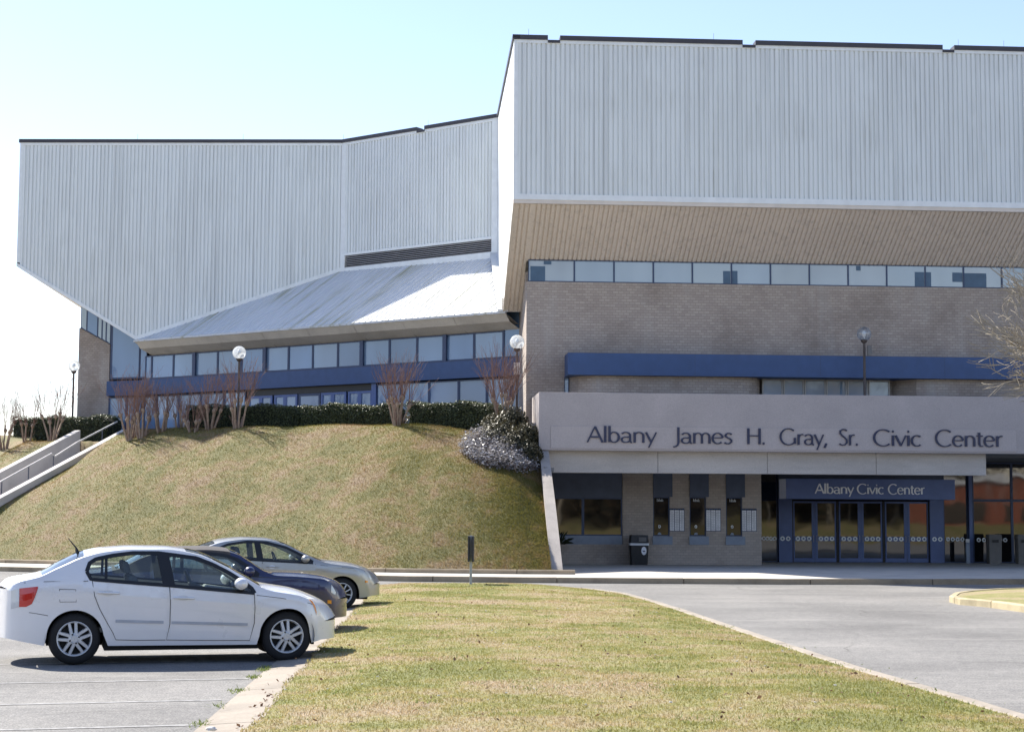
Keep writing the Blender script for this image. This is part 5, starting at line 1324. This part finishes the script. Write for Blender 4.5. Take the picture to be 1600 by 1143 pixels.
def car(name, label, cp, world, yaw, scale):
    top, rail, dlb, dlt, wid = (lambda k: (lambda x: smooth_interp(cp[k], x)))('top'), (lambda x: smooth_interp(cp['rail'], x)), (lambda x: interp(cp['dlb'], x)), (lambda x: interp(cp['dlt'], x)), (lambda x: smooth_interp(cp['wid'], x))
    x0, x1 = cp['x0'], cp['x1']; wb = cp['wb']; RW = cp['rw']; RA = RW+cp.get('agap', .035); sill = cp['sill']
    pm = cp['paint']; belt = cp['belt']
    root = thing(name, label, 'car', world, 'cars parked nose-in beside the lawn', yaw, local=True); root.scale = (scale,)*3
    def zb(x):
        z = interp(sill, x)
        for xa in (0, wb):
            if abs(x-xa) < RA: z = max(z, RW+math.sqrt(RA*RA-(x-xa)**2))
        return z
    wf, wr = cp.get('warpf', .30), cp.get('warpr', .16)
    def hw(x, z):
        y = wid(x); bz = interp(belt, x)
        if z > bz: y -= (z-bz)*cp.get('tumble', .42)+.012
        else:
            f = (bz-z); y -= .012+.03*max(0, f-.08)**2*0
            if z < .48: y -= .11*(.48-z)**1.3
            y += .016*math.exp(-((z-(bz-.16))/.10)**2)
        return y
    def warp(x, y, z):
        w_ = max(.3, wid(x)); q = (abs(y)/w_)**2.4
        ff = max(0, (x-(x1-.62))/.62)**1.6; rr = max(0, ((x0+.7)-x)/.7)**1.4
        cw = 0
        if x > x1-1.9 and z > interp(belt, x)-.02: cw = .10
        return Vector((x-q*(wf*ff-wr*rr), y, z))
    def sp(x, z, eps=0.0, s=-1): return warp(x, s*(hw(x, z)+eps), z)
    xs = set(np.linspace(x0, x1, 78).tolist())
    for xa in (0, wb):
        for k in range(25): xs.add(xa+RA*math.cos(math.pi*k/24)*.9995)
    for k in ('dlb', 'dlt'):
        xs.add(cp[k][0][0]); xs.add(cp[k][-1][0])
    xs = sorted(xs); xs = [x for i, x in enumerate(xs) if i == 0 or x-xs[i-1] > .004]
    NF = [0, .12, .25, .4, .55, .7, .85, 1.0]
    def rows(x):
        b = zb(x); r_ = rail(x); lo = min(dlb(x), r_-.004) if cp['dlb'][0][0] <= x <= cp['dlb'][-1][0] else min(interp(belt, x), r_-.004)
        hi = min(dlt(x), r_-.002) if cp['dlb'][0][0] <= x <= cp['dlb'][-1][0] else lo
        hi = max(hi, lo); b = min(b, lo-.01)
        Z = [b+(lo-b)*f for f in NF]+[hi, lerp(hi, r_, .5), r_]
        pts = [warp(x, -hw(x, z), z) for z in Z]
        yr = hw(x, r_); t_ = max(top(x), r_+.003)
        for f in (.93, .82, .6, .3, 0): pts.append(warp(x, -yr*f, r_+(t_-r_)*(1-f**2.2)))
        return pts
    G = [rows(x) for x in xs]; nr = len(G[0]); iw = len(NF)-1
    ws0, ws1, rw0, rw1 = cp['ws0'], cp['ws1'], cp['rw0'], cp['rw1']
    body = MB(); glass = {}; it0 = nr-6
    for mir in (1, -1):
        for i in range(len(xs)-1):
            xm = (xs[i]+xs[i+1])/2
            for j in range(nr-1):
                q = [G[i][j], G[i+1][j], G[i+1][j+1], G[i][j+1]]
                q = [Vector((p.x, p.y*mir, p.z)) for p in q]
                if mir < 0: q = q[::-1]
                if (q[0]-q[2]).length < 1e-4: continue
                key = None
                if j == iw and cp['dlb'][0][0] < xm < cp['dlb'][-1][0]: key = 'side_window' if mir > 0 else 'far_side_window'
                elif j >= it0+1 and ws0 < xm < ws1: key = 'windshield'
                elif j >= it0+1 and rw0 < xm < rw1: key = 'rear_window'
                if key: glass.setdefault(key, MB()).quad(*q)
                elif cp.get('soft') and j >= it0-2 and rw0-.05 < xm < ws0: glass.setdefault('soft_top', MB()).quad(*q)
                else: body.quad(*q)
    for end in (0, -1):      # bumper faces
        sec = G[end]; x = xs[end]
        fr_ = [1, .8, .5, .2, -.2, -.5, -.8, -1]
        for j in range(nr-5):
            for a, b in zip(fr_, fr_[1:]):
                def pt(j_, f):
                    p = sec[j_]; xx = x; yy = abs(p.y)*f*-1
                    v = warp(xx, yy, p.z); return v
                q = [pt(j, a), pt(j, b), pt(j+1, b), pt(j+1, a)]
                body.quad(*(q if end == -1 else q[::-1]))
    bo = body.build('body', pm, root, smooth=True)
    bm = bmesh.new(); bm.from_mesh(bo.data); bmesh.ops.remove_doubles(bm, verts=bm.verts, dist=.0008); bm.to_mesh(bo.data); bm.free()
    bo.data.polygons.foreach_set('use_smooth', [True]*len(bo.data.polygons))
    es = bo.modifiers.new('edge', 'EDGE_SPLIT'); es.split_angle = R(38)
    for k, mb in glass.items(): mb.build(k, M['softtop'] if k == 'soft_top' else M['carglass'], root, smooth=True)
    # helpers on the near/far side
    def ribbon(pts, w_, eps, nm, mat, par=root, sides=(-1, 1)):
        for s in sides:
            L = []; mb = MB()
            for i, (x, z) in enumerate(pts):
                a = pts[max(0, i-1)]; b = pts[min(len(pts)-1, i+1)]; dx, dz = b[0]-a[0], b[1]-a[1]; l = math.hypot(dx, dz) or 1
                nx, nz = -dz/l*w_/2, dx/l*w_/2
                L.append((sp(x+nx, z+nz, eps, s), sp(x-nx, z-nz, eps, s)))
            for (a, b), (c, d) in zip(L, L[1:]): mb.quad(*((a, b, d, c) if s > 0 else (c, d, b, a)))
            mb.build(nm, mat, par)
    def patch(xa, xb, lo, hi, eps, nm, mat, par=root, n=14, s=-1, nz=5):
        mb = MB(); g_ = []
        for i in range(n+1):
            x = lerp(xa, xb, i/n); g_.append([sp(x, lerp(lo(x), hi(x), k/nz), eps, s) for k in range(nz+1)])
        for i in range(n):
            for k in range(nz):
                q = (g_[i][k], g_[i+1][k], g_[i+1][k+1], g_[i][k+1]); mb.quad(*(q if s < 0 else q[::-1]))
        return mb.build(nm, mat, par, smooth=True)
    dx0, dx1 = cp['dlb'][0][0], cp['dlb'][-1][0]
    fr_pts = [(x, dlb(x)+.002) for x in np.linspace(dx0, dx1, 40)]
    ribbon(fr_pts, .045, .004, 'window_trim', M['blacktrim'])
    ribbon([(x, dlt(x)) for x in np.linspace(dx0, dx1, 60)], .05, .005, 'window_trim', M['blacktrim'])
    for (xa, xb, w_) in cp['pillars']: ribbon([(lerp(xa, xb, f), lerp(dlb(xa), dlt(xb), f)) for f in (0, .25, .5, .75, 1)], w_, .007, 'pillar', M['blacktrim'])
    # doors: proud panels following the flank, framed by dark seams
    for dd in cp['doors']:
        for s in (-1, 1):
            seam = MB(); P = dd['path']
            o = patch(dd['x'][0], dd['x'][1], lambda x: interp(dd['lo'], x), lambda x: dlb(min(max(x, dx0), dx1))-.03, .003, 'door', pm, s=s)
            hx, hz = dd['handle']
            mb = MB(); a = sp(hx-.10, hz, .018, s); b = sp(hx+.12, hz-.01, .018, s); mb.tube([sp(hx-.12, hz, .0, s), a, b, sp(hx+.14, hz-.01, 0, s)], .013, 6); mb.build('handle', pm, o, smooth=True)
            cup = MB(); cc = [sp(hx+.07*math.cos(q), hz-.005+.035*math.sin(q), .0045, s) for q in np.linspace(0, 2*math.pi, 14)[:-1]]; cup.add(cc, [tuple(range(13)) if s > 0 else tuple(range(12, -1, -1))]); cup.build('handle_cup', M['under'] if cp.get('darkcup') else M['alloy'], o)
        ribbon(P, .008, .0045, 'door_seam', M['blacktrim'])
    for pth in cp.get('seams', []): ribbon(pth, .007, .003, 'panel_seam', M['blacktrim'])
    for (xa, xb, z) in cp.get('mold', []): ribbon([(lerp(xa, xb, f), lerp(z[0], z[1], f)) for f in np.linspace(0, 1, 8)], .035, .012, 'side_moulding', cp.get('moldmat', pm))
    for (nm, mat, xa, xb, lo, hi) in cp['lights']:
        for s in (-1, 1): patch(xa, xb, lambda x: interp(lo, x), lambda x: interp(hi, x), .006, nm, mat, s=s, n=10, nz=3)
    # mirrors
    mx, mz = cp['mirror']
    for s in (-1, 1):
        c = Vector((mx, s*(hw(mx, mz)+.11), mz+.05)); mb = MB()
        mb.lathe([(.002, -.11), (.05, -.10), (.075, -.04), (.08, .03), (.07, .08), (.03, .10), (.002, .105)], (0, 0, 0), 14, 'y'); mb.v = [Vector((c.x+v.x*1.1, c.y+v.y*.9, c.z+v.z)) for v in mb.v]
        o = mb.build('mirror', pm if not cp.get('blackmirror') else M['blacktrim'], root, smooth=True)
        MB().tube([Vector((mx+.03, s*(hw(mx, mz)-.01), mz-.02)), c-Vector((0, 0, .06))], .03, 6).build('mirror_arm', M['blacktrim'], o)
    # wheels
    for xa in (0, wb):
        for s in (-1, 1):
            yo = s*(wid(xa)-.045); w_ = .205
            wc = Vector((xa, yo, RW)); wt = MB()
            prof = [(RW*.66, -.0), (RW*.72, -.006), (RW*.86, .002), (RW*.95, .02), (RW, .05), (RW, w_-.05), (RW*.95, w_-.02), (RW*.7, w_)]
            wt.lathe([(r_, -s*h_) if False else (r_, h_*-s) for r_, h_ in prof], wc, 36, 'y')
            ty = wt.build('tyre', M['tyre'], root, smooth=True)
            rm = MB(); RR = RW*.68
            rm.lathe([(RR, -s*.0), (RR*.97, s*.008), (RR*.92, s*-.004), (RR*.88, -s*.05), (RR*.86, -s*.06)], wc, 36, 'y')
            ro = rm.build('rim', M['alloy'], root, smooth=True)
            MB().lathe([(RR*.9, -s*.055), (.002, -s*.06)], wc, 24, 'y').build('brake_disc', M['under'], ro)
            sk_ = MB(); ns, dbl = cp['spokes']
            for k in range(ns):
                for q in ((-dbl, dbl) if dbl else (0,)):
                    a = 2*math.pi*k/ns+math.pi/2+.14; ca, sa = math.cos(a), math.sin(a); ta, tb_ = -sa, ca
                    def W(r_, lat, h_): return wc+Vector((ca*r_+ta*lat, s*h_, sa*r_+tb_*lat))
                    wi, wo_ = (.026, .021) if dbl else cp.get('spw', (.032, .024))
                    li, lo_ = q*.75, q*1.25
                    sk_.hexa([W(RR*.2, li-wi, -.04), W(RR*.2, li+wi, -.04), W(RR*.95, lo_+wo_, -.045), W(RR*.95, lo_-wo_, -.045), W(RR*.2, li-wi*.7, .012), W(RR*.2, li+wi*.7, .012), W(RR*.95, lo_+wo_*.7, -.004), W(RR*.95, lo_-wo_*.7, -.004)])
            sk_.lathe([(RR*.34, -s*.03), (RR*.33, s*.004), (RR*.2, s*.016), (RR*.19, s*.01), (.002, s*.012)], wc, 20, 'y')
            sk_.build('spokes', M['alloy'], ro, recalc=True)
            nuts = MB()
            for k in range(4):
                a = k*math.pi/2+.4; nuts.lathe([(.012, s*.0), (.012, s*.018), (.001, s*.018)], wc+Vector((math.cos(a)*RR*.27, 0, math.sin(a)*RR*.27)), 6, 'y')
            nuts.build('wheel_nuts', M['blacktrim'], ro)['kind'] = 'stuff'
            # wheel well liner
            ln = MB(); K = 20; yi = s*(wid(xa)-.42); yo2 = s*(wid(xa)-.03)
            for k in range(K):
                a0, a1 = math.pi*(1.12*k/K-.06), math.pi*(1.12*(k+1)/K-.06)
                P_ = [Vector((xa+RA*1.005*math.cos(a), y, RW+RA*1.005*math.sin(a))) for a, y in ((a0, yo2), (a1, yo2), (a1, yi), (a0, yi))]
                ln.quad(*P_)
            ln.add([Vector((xa+RA*math.cos(a), yi, max(.12, RW+RA*math.sin(a)))) for a in np.linspace(-.3, math.pi+.3, 24)], [tuple(range(24))])
            ln.build('wheel_well', M['under'], root)
    # floor, sills, interior
    w0 = wid(wb/2)
    MB().box(x0+.35, -RA-.01, -w0+.3, w0-.3, .3, .45).build('underbody', M['under'], root)
    MB().box(RA+.01, wb-RA-.01, -w0+.09, w0-.09, .17, .40).build('underbody', M['under'], root)
    MB().box(-RA, RA, -w0+.42, w0-.42, .25, .5).build('underbody', M['under'], root)
    MB().box(wb-RA, wb+RA, -w0+.42, w0-.42, .25, .6).build('underbody', M['under'], root)
    MB().box(wb+RA, x1-.35, -w0+.3, w0-.3, .2, .4).build('underbody', M['under'], root)
    MB().box(-.1, cp['ws1']-.15, -w0+.12, w0-.12, .40, .46).build('cabin_floor', M['interior'], root)
    zbelt = interp(belt, 1.2)
    MB().hexa([(cp['ws1']-.75, -w0+.16, .5), (cp['ws1']-.05, -w0+.16, .5), (cp['ws1']-.05, w0-.16, .5), (cp['ws1']-.75, w0-.16, .5), (cp['ws1']-.62, -w0+.16, zbelt-.02), (cp['ws1']-.08, -w0+.18, zbelt-.1), (cp['ws1']-.08, w0-.18, zbelt-.1), (cp['ws1']-.62, w0-.16, zbelt-.02)]).build('dashboard', M['dash'], root, bevel=.03)
    for yy in (-.37, .37):
        sx = cp['seat']
        seat = MB().hexa([(sx-.12, yy-.24, .45), (sx+.45, yy-.24, .45), (sx+.45, yy+.24, .45), (sx-.12, yy+.24, .45), (sx-.15, yy-.24, .58), (sx+.45, yy-.24, .62), (sx+.45, yy+.24, .62), (sx-.15, yy+.24, .58)]).build('seat', M['interior'], root, bevel=.04)
        MB().hexa([(sx-.2, yy-.24, .56), (sx-.02, yy-.24, .56), (sx-.02, yy+.24, .56), (sx-.2, yy+.24, .56), (sx-.42, yy-.19, 1.1), (sx-.3, yy-.19, 1.12), (sx-.3, yy+.19, 1.12), (sx-.42, yy+.19, 1.1)]).build('backrest', M['interior'], seat, bevel=.05)
        MB().hexa([(sx-.45, yy-.13, 1.13), (sx-.35, yy-.13, 1.13), (sx-.35, yy+.13, 1.13), (sx-.45, yy+.13, 1.13), (sx-.48, yy-.12, 1.29), (sx-.39, yy-.12, 1.29), (sx-.39, yy+.12, 1.29), (sx-.48, yy+.12, 1.29)]).build('headrest', M['interior'], seat, bevel=.04)
    rx = cp.get('rseat', .25)
    MB().hexa([(rx-.1, -.6, .55), (rx+.12, -.6, .55), (rx+.12, .6, .55), (rx-.1, .6, .55), (rx-.3, -.58, 1.0), (rx-.18, -.58, 1.0), (rx-.18, .58, 1.0), (rx-.3, .58, 1.0)]).build('rear_bench', M['interior'], root, bevel=.05)
    sw = MB(); c = Vector((cp['ws1']-.82, .37, zbelt+.0)); pts = [c+Vector((math.sin(a)*.0+math.cos(a)*.185*-.35, math.sin(a)*.185, math.cos(a)*.185*.93)) for a in np.linspace(0, 2*math.pi, 21)]
    sw.tube(pts, .016, 6); sw.tube([pts[5], c, pts[15]], .014, 5); sw.tube([c, c+Vector((.3, 0, -.12))], .03, 6); sw.build('steering_wheel', M['interior'], root, smooth=True)
    if cp.get('antenna'):
        ax, az = cp['antenna']; MB().tube([(ax, -.12, az-.01), (ax-.02, -.12, az+.05), (ax-.12, -.12, az+.17)], [.03, .012, .005], 6).build('antenna', M['blacktrim'], root)
    return root
M['paint_white'] = paint('pearl_white_paint', (.81, .815, .83), .08, .3)
M['paint_navy'] = paint('navy_paint', (.010, .014, .07), .0, .3)
M['paint_silver'] = paint('champagne_silver_paint', (.42, .415, .39), .5, .32)
sedan = dict(x0=-.95, x1=3.43, wb=2.685, rw=.325, paint=M['paint_white'], sill=[(-.95, .33), (-.55, .27), (-.36, .24), (.36, .235), (2.3, .225), (3.06, .24), (3.43, .27)],
  top=[(-.95, .99), (-.86, 1.07), (-.6, 1.125), (-.48, 1.145), (-.195, 1.30), (.09, 1.425), (.374, 1.475), (.70, 1.495), (1.107, 1.49), (1.51, 1.435), (1.88, 1.28), (2.2, 1.10), (2.376, 1.01), (2.49, .985), (2.815, .93), (3.06, .85), (3.27, .745), (3.37, .65), (3.43, .56)],
  rail=[(-.95, .94), (-.86, 1.02), (-.6, 1.075), (-.48, 1.10), (-.195, 1.22), (.09, 1.345), (.374, 1.415), (.70, 1.445), (1.107, 1.445), (1.51, 1.385), (1.88, 1.225), (2.2, 1.045), (2.376, .945), (2.49, .91), (2.815, .855), (3.06, .78), (3.27, .68), (3.37, .59), (3.43, .50)],
  dlt=[(.13, 1.17), (.155, 1.27), (.244, 1.325), (.456, 1.37), (.70, 1.40), (1.025, 1.40), (1.51, 1.335), (1.725, 1.25), (1.92, 1.15), (2.13, 1.02), (2.23, .935), (2.255, .885)],
  dlb=[(.13, 1.17), (.155, 1.085), (.19, 1.07), (1.2, .985), (2.255, .885)],
  belt=[(-.95, .93), (-.5, 1.04), (.1, 1.05), (1.2, .975), (2.25, .875), (2.8, .80), (3.1, .72), (3.43, .48)],
  wid=[(-.95, .74), (-.8, .80), (-.4, .855), (.5, .88), (2.3, .88), (2.9, .865), (3.2, .82), (3.43, .74)],
  ws0=1.40, ws1=2.34, rw0=-.46, rw1=.10, pillars=[(1.16, 1.08, .15), (.37, .37, .035)], seat=1.05, rseat=.2, mirror=(2.07, .96), spokes=(5, .034), antenna=(.02, 1.41),
  doors=[dict(x=(.40, 1.14), lo=[(.40, .47), (.5, .30), (1.14, .30)], handle=(.40, .905), path=[(.20, 1.06), (.235, .86), (.30, .70), (.40, .52), (.47, .40), (.51, .31), (.8, .30), (1.13, .30)]),
         dict(x=(1.18, 2.22), lo=[(1.18, .29), (2.22, .28)], handle=(1.34, .835), path=[(1.165, .97), (1.18, .8), (1.18, .5), (1.14, .30), (1.6, .29), (2.2, .28), (2.255, .5), (2.26, .7), (2.25, .87)])],
  seams=[[(-.72, 1.03), (-.4, 1.045), (.15, 1.052)], [(-.2, .95), (.0, .945), (.01, .79), (-.19, .79), (-.2, .95)], [(2.28, .86), (2.6, .82), (3.0, .755), (3.1, .735)], [(-.63, .66), (-.5, .645), (-.34, .62)], [(3.08, .60), (3.3, .60)]],
  mold=[(.5, 1.10, (.545, .525)), (1.2, 2.17, (.52, .485))], moldmat=simple('moulding_silver', (.42, .46, .54), .35, metal=.3),
  lights=[('taillight', M['redlens'], -.80, -.50, [(-.80, .73), (-.68, .73), (-.58, .77), (-.50, .965)], [(-.80, .96), (-.50, .985)]),
          ('tail_lens', M['clearlens'], -.945, -.805, [(-.945, .70), (-.805, .73)], [(-.945, .93), (-.805, .96)]),
          ('turn_signal', M['amber'], 3.03, 3.235, [(3.03, .79), (3.1, .74), (3.18, .66), (3.235, .595)], [(3.03, .80), (3.1, .775), (3.18, .715), (3.235, .64)]),
          ('headlight', M['clearlens'], 3.12, 3.36, [(3.12, .775), (3.18, .715), (3.24, .60), (3.36, .60)], [(3.12, .785), (3.18, .745), (3.24, .70), (3.36, .61)])])
fw_ = Vector((math.cos(R(15)), math.sin(R(15)), 0)); lf = Vector((-fw_.y, fw_.x, 0))
q = at_z(115, 1037.5, .004); car('parked_sedan', 'pearl white four-door sedan nearest the camera with grey side moulding', sedan, (q.x+lf.x*.74, q.y+lf.y*.74, .004), R(15), .962)
coupe = dict(sedan); coupe.update(x0=-1.05, x1=3.66, wb=2.72, rw=.345, paint=M['paint_navy'], sill=[(-1.05, .34), (-.4, .24), (3.1, .22), (3.66, .28)],
  top=[(-1.05, .95), (-.95, 1.02), (-.3, 1.06), (-.05, 1.10), (.4, 1.30), (.8, 1.385), (1.3, 1.40), (1.65, 1.375), (1.8, 1.33), (2.05, 1.18), (2.28, 1.035), (2.4, 1.0), (2.8, .985), (3.2, .94), (3.45, .86), (3.58, .76), (3.66, .62)],
  rail=[(-1.05, .88), (-.95, .96), (-.3, 1.0), (-.05, 1.04), (.4, 1.24), (.8, 1.33), (1.3, 1.345), (1.65, 1.32), (1.8, 1.275), (2.05, 1.125), (2.28, .985), (2.4, .95), (2.8, .925), (3.2, .88), (3.45, .80), (3.58, .70), (3.66, .56)],
  dlt=[(.52, 1.06), (.56, 1.14), (.8, 1.27), (1.3, 1.295), (1.62, 1.26), (1.8, 1.20), (2.0, 1.07), (2.14, .96)], dlb=[(.52, 1.06), (.56, 1.03), (1.2, .99), (2.14, .95)],
  belt=[(-1.05, .87), (-.4, .98), (.5, 1.01), (1.96, .94), (2.8, .90), (3.3, .84), (3.66, .55)], wid=[(-1.05, .8), (-.6, .88), (0, .93), (1.2, .915), (2.7, .93), (3.2, .90), (3.66, .80)],
  ws0=1.70, ws1=2.27, rw0=-.05, rw1=.42, soft=True, pillars=[(.95, .95, .05)], seat=1.1, rseat=.25, mirror=(1.98, .965), spokes=(5, 0), spw=(.04, .03), antenna=None, blackmirror=False,
  doors=[dict(x=(.66, 1.98), lo=[(.66, .32), (1.98, .30)], handle=(.85, .86), path=[(.62, 1.0), (.60, .7), (.68, .33), (1.3, .31), (1.98, .30), (2.02, .6), (1.99, .93)])],
  seams=[[(2.05, .93), (2.8, .89), (3.3, .82)]], mold=[], 
  lights=[('taillight', M['redlens'], -1.03, -.96, [(-1.03, .68), (-.96, .70)], [(-1.03, .88), (-.96, .88)]), ('headlight', M['clearlens'], 3.42, 3.60, [(3.42, .68), (3.6, .64)], [(3.42, .80), (3.6, .68)]), ('side_marker', M['amber'], 3.3, 3.45, [(3.3, .51), (3.45, .50)], [(3.3, .56), (3.45, .555)])])
nose = at_z(541, 1000, .004); nose = Vector((-2.62, 27.6, .004))
def place_by_nose(n, cp, yaw, sc_): return (n.x-math.cos(yaw)*cp['x1']*sc_, n.y-math.sin(yaw)*cp['x1']*sc_, .004)
car('parked_coupe', 'dark navy coupe with black soft top parked between the two sedans', coupe, place_by_nose(nose, coupe, R(15), .97), R(15), .97)
sed2 = dict(sedan); sed2.update(x0=-1.05, x1=3.70, wb=2.765, rw=.33, paint=M['paint_silver'], sill=[(-1.05, .34), (-.4, .25), (3.1, .23), (3.70, .28)],
  top=[(-1.05, .97), (-.95, 1.07), (-.55, 1.12), (-.1, 1.33), (.35, 1.465), (.8, 1.50), (1.2, 1.485), (1.6, 1.39), (2.0, 1.20), (2.35, 1.06), (2.5, 1.03), (3.0, .965), (3.35, .87), (3.55, .76), (3.65, .66), (3.70, .58)],
  rail=[(-1.05, .90), (-.95, 1.01), (-.55, 1.06), (-.1, 1.26), (.35, 1.40), (.8, 1.445), (1.2, 1.43), (1.6, 1.33), (2.0, 1.14), (2.35, .99), (2.5, .95), (3.0, .885), (3.35, .79), (3.55, .68), (3.65, .58), (3.70, .50)],
  dlt=[(.02, 1.12), (.06, 1.2), (.4, 1.34), (.8, 1.40), (1.2, 1.385), (1.6, 1.28), (1.95, 1.11), (2.15, .985)], dlb=[(.02, 1.12), (.06, 1.08), (1.2, 1.01), (2.15, .96)],
  belt=[(-1.05, .9), (-.5, 1.02), (.1, 1.05), (1.2, 1.0), (2.3, .94), (3.0, .86), (3.3, .78), (3.70, .48)], wid=[(-1.05, .76), (-.8, .84), (-.4, .885), (.5, .905), (2.3, .905), (3.0, .89), (3.4, .83), (3.70, .74)],
  ws0=1.5, ws1=2.34, rw0=-.5, rw1=.15, pillars=[(1.06, 1.0, .13), (.3, .3, .03)], seat=1.05, rseat=.2, mirror=(1.98, 1.0), spokes=(10, 0), spw=(.014, .012), antenna=None,
  doors=[dict(x=(.40, 1.08), lo=[(.40, .47), (.5, .31), (1.08, .31)], handle=(.42, .92), path=[(.2, 1.05), (.28, .75), (.42, .5), (.52, .32), (1.08, .31)]), dict(x=(1.12, 2.2), lo=[(1.12, .30), (2.2, .30)], handle=(1.3, .89), path=[(1.1, 1.0), (1.1, .32), (2.2, .30), (2.26, .6), (2.2, .95)])],
  seams=[[(2.3, .92), (3.0, .85), (3.3, .79)]], mold=[],
  lights=[('taillight', M['redlens'], -1.03, -.85, [(-1.03, .72), (-.85, .74)], [(-1.03, .90), (-.85, .98)]), ('headlight', M['clearlens'], 3.32, 3.62, [(3.32, .78), (3.45, .68), (3.62, .60)], [(3.32, .80), (3.45, .765), (3.62, .64)]), ('side_marker', M['amber'], 3.32, 3.46, [(3.32, .555), (3.46, .55)], [(3.32, .60), (3.46, .595)])])
q = at_z(541, 951.5, .004); q.x -= .10; cx = q+lf*.76-fw_*2.765*.95
car('parked_car', 'champagne silver four-door sedan parked farthest from the camera', sed2, (cx.x, cx.y, .004), R(15), .95)
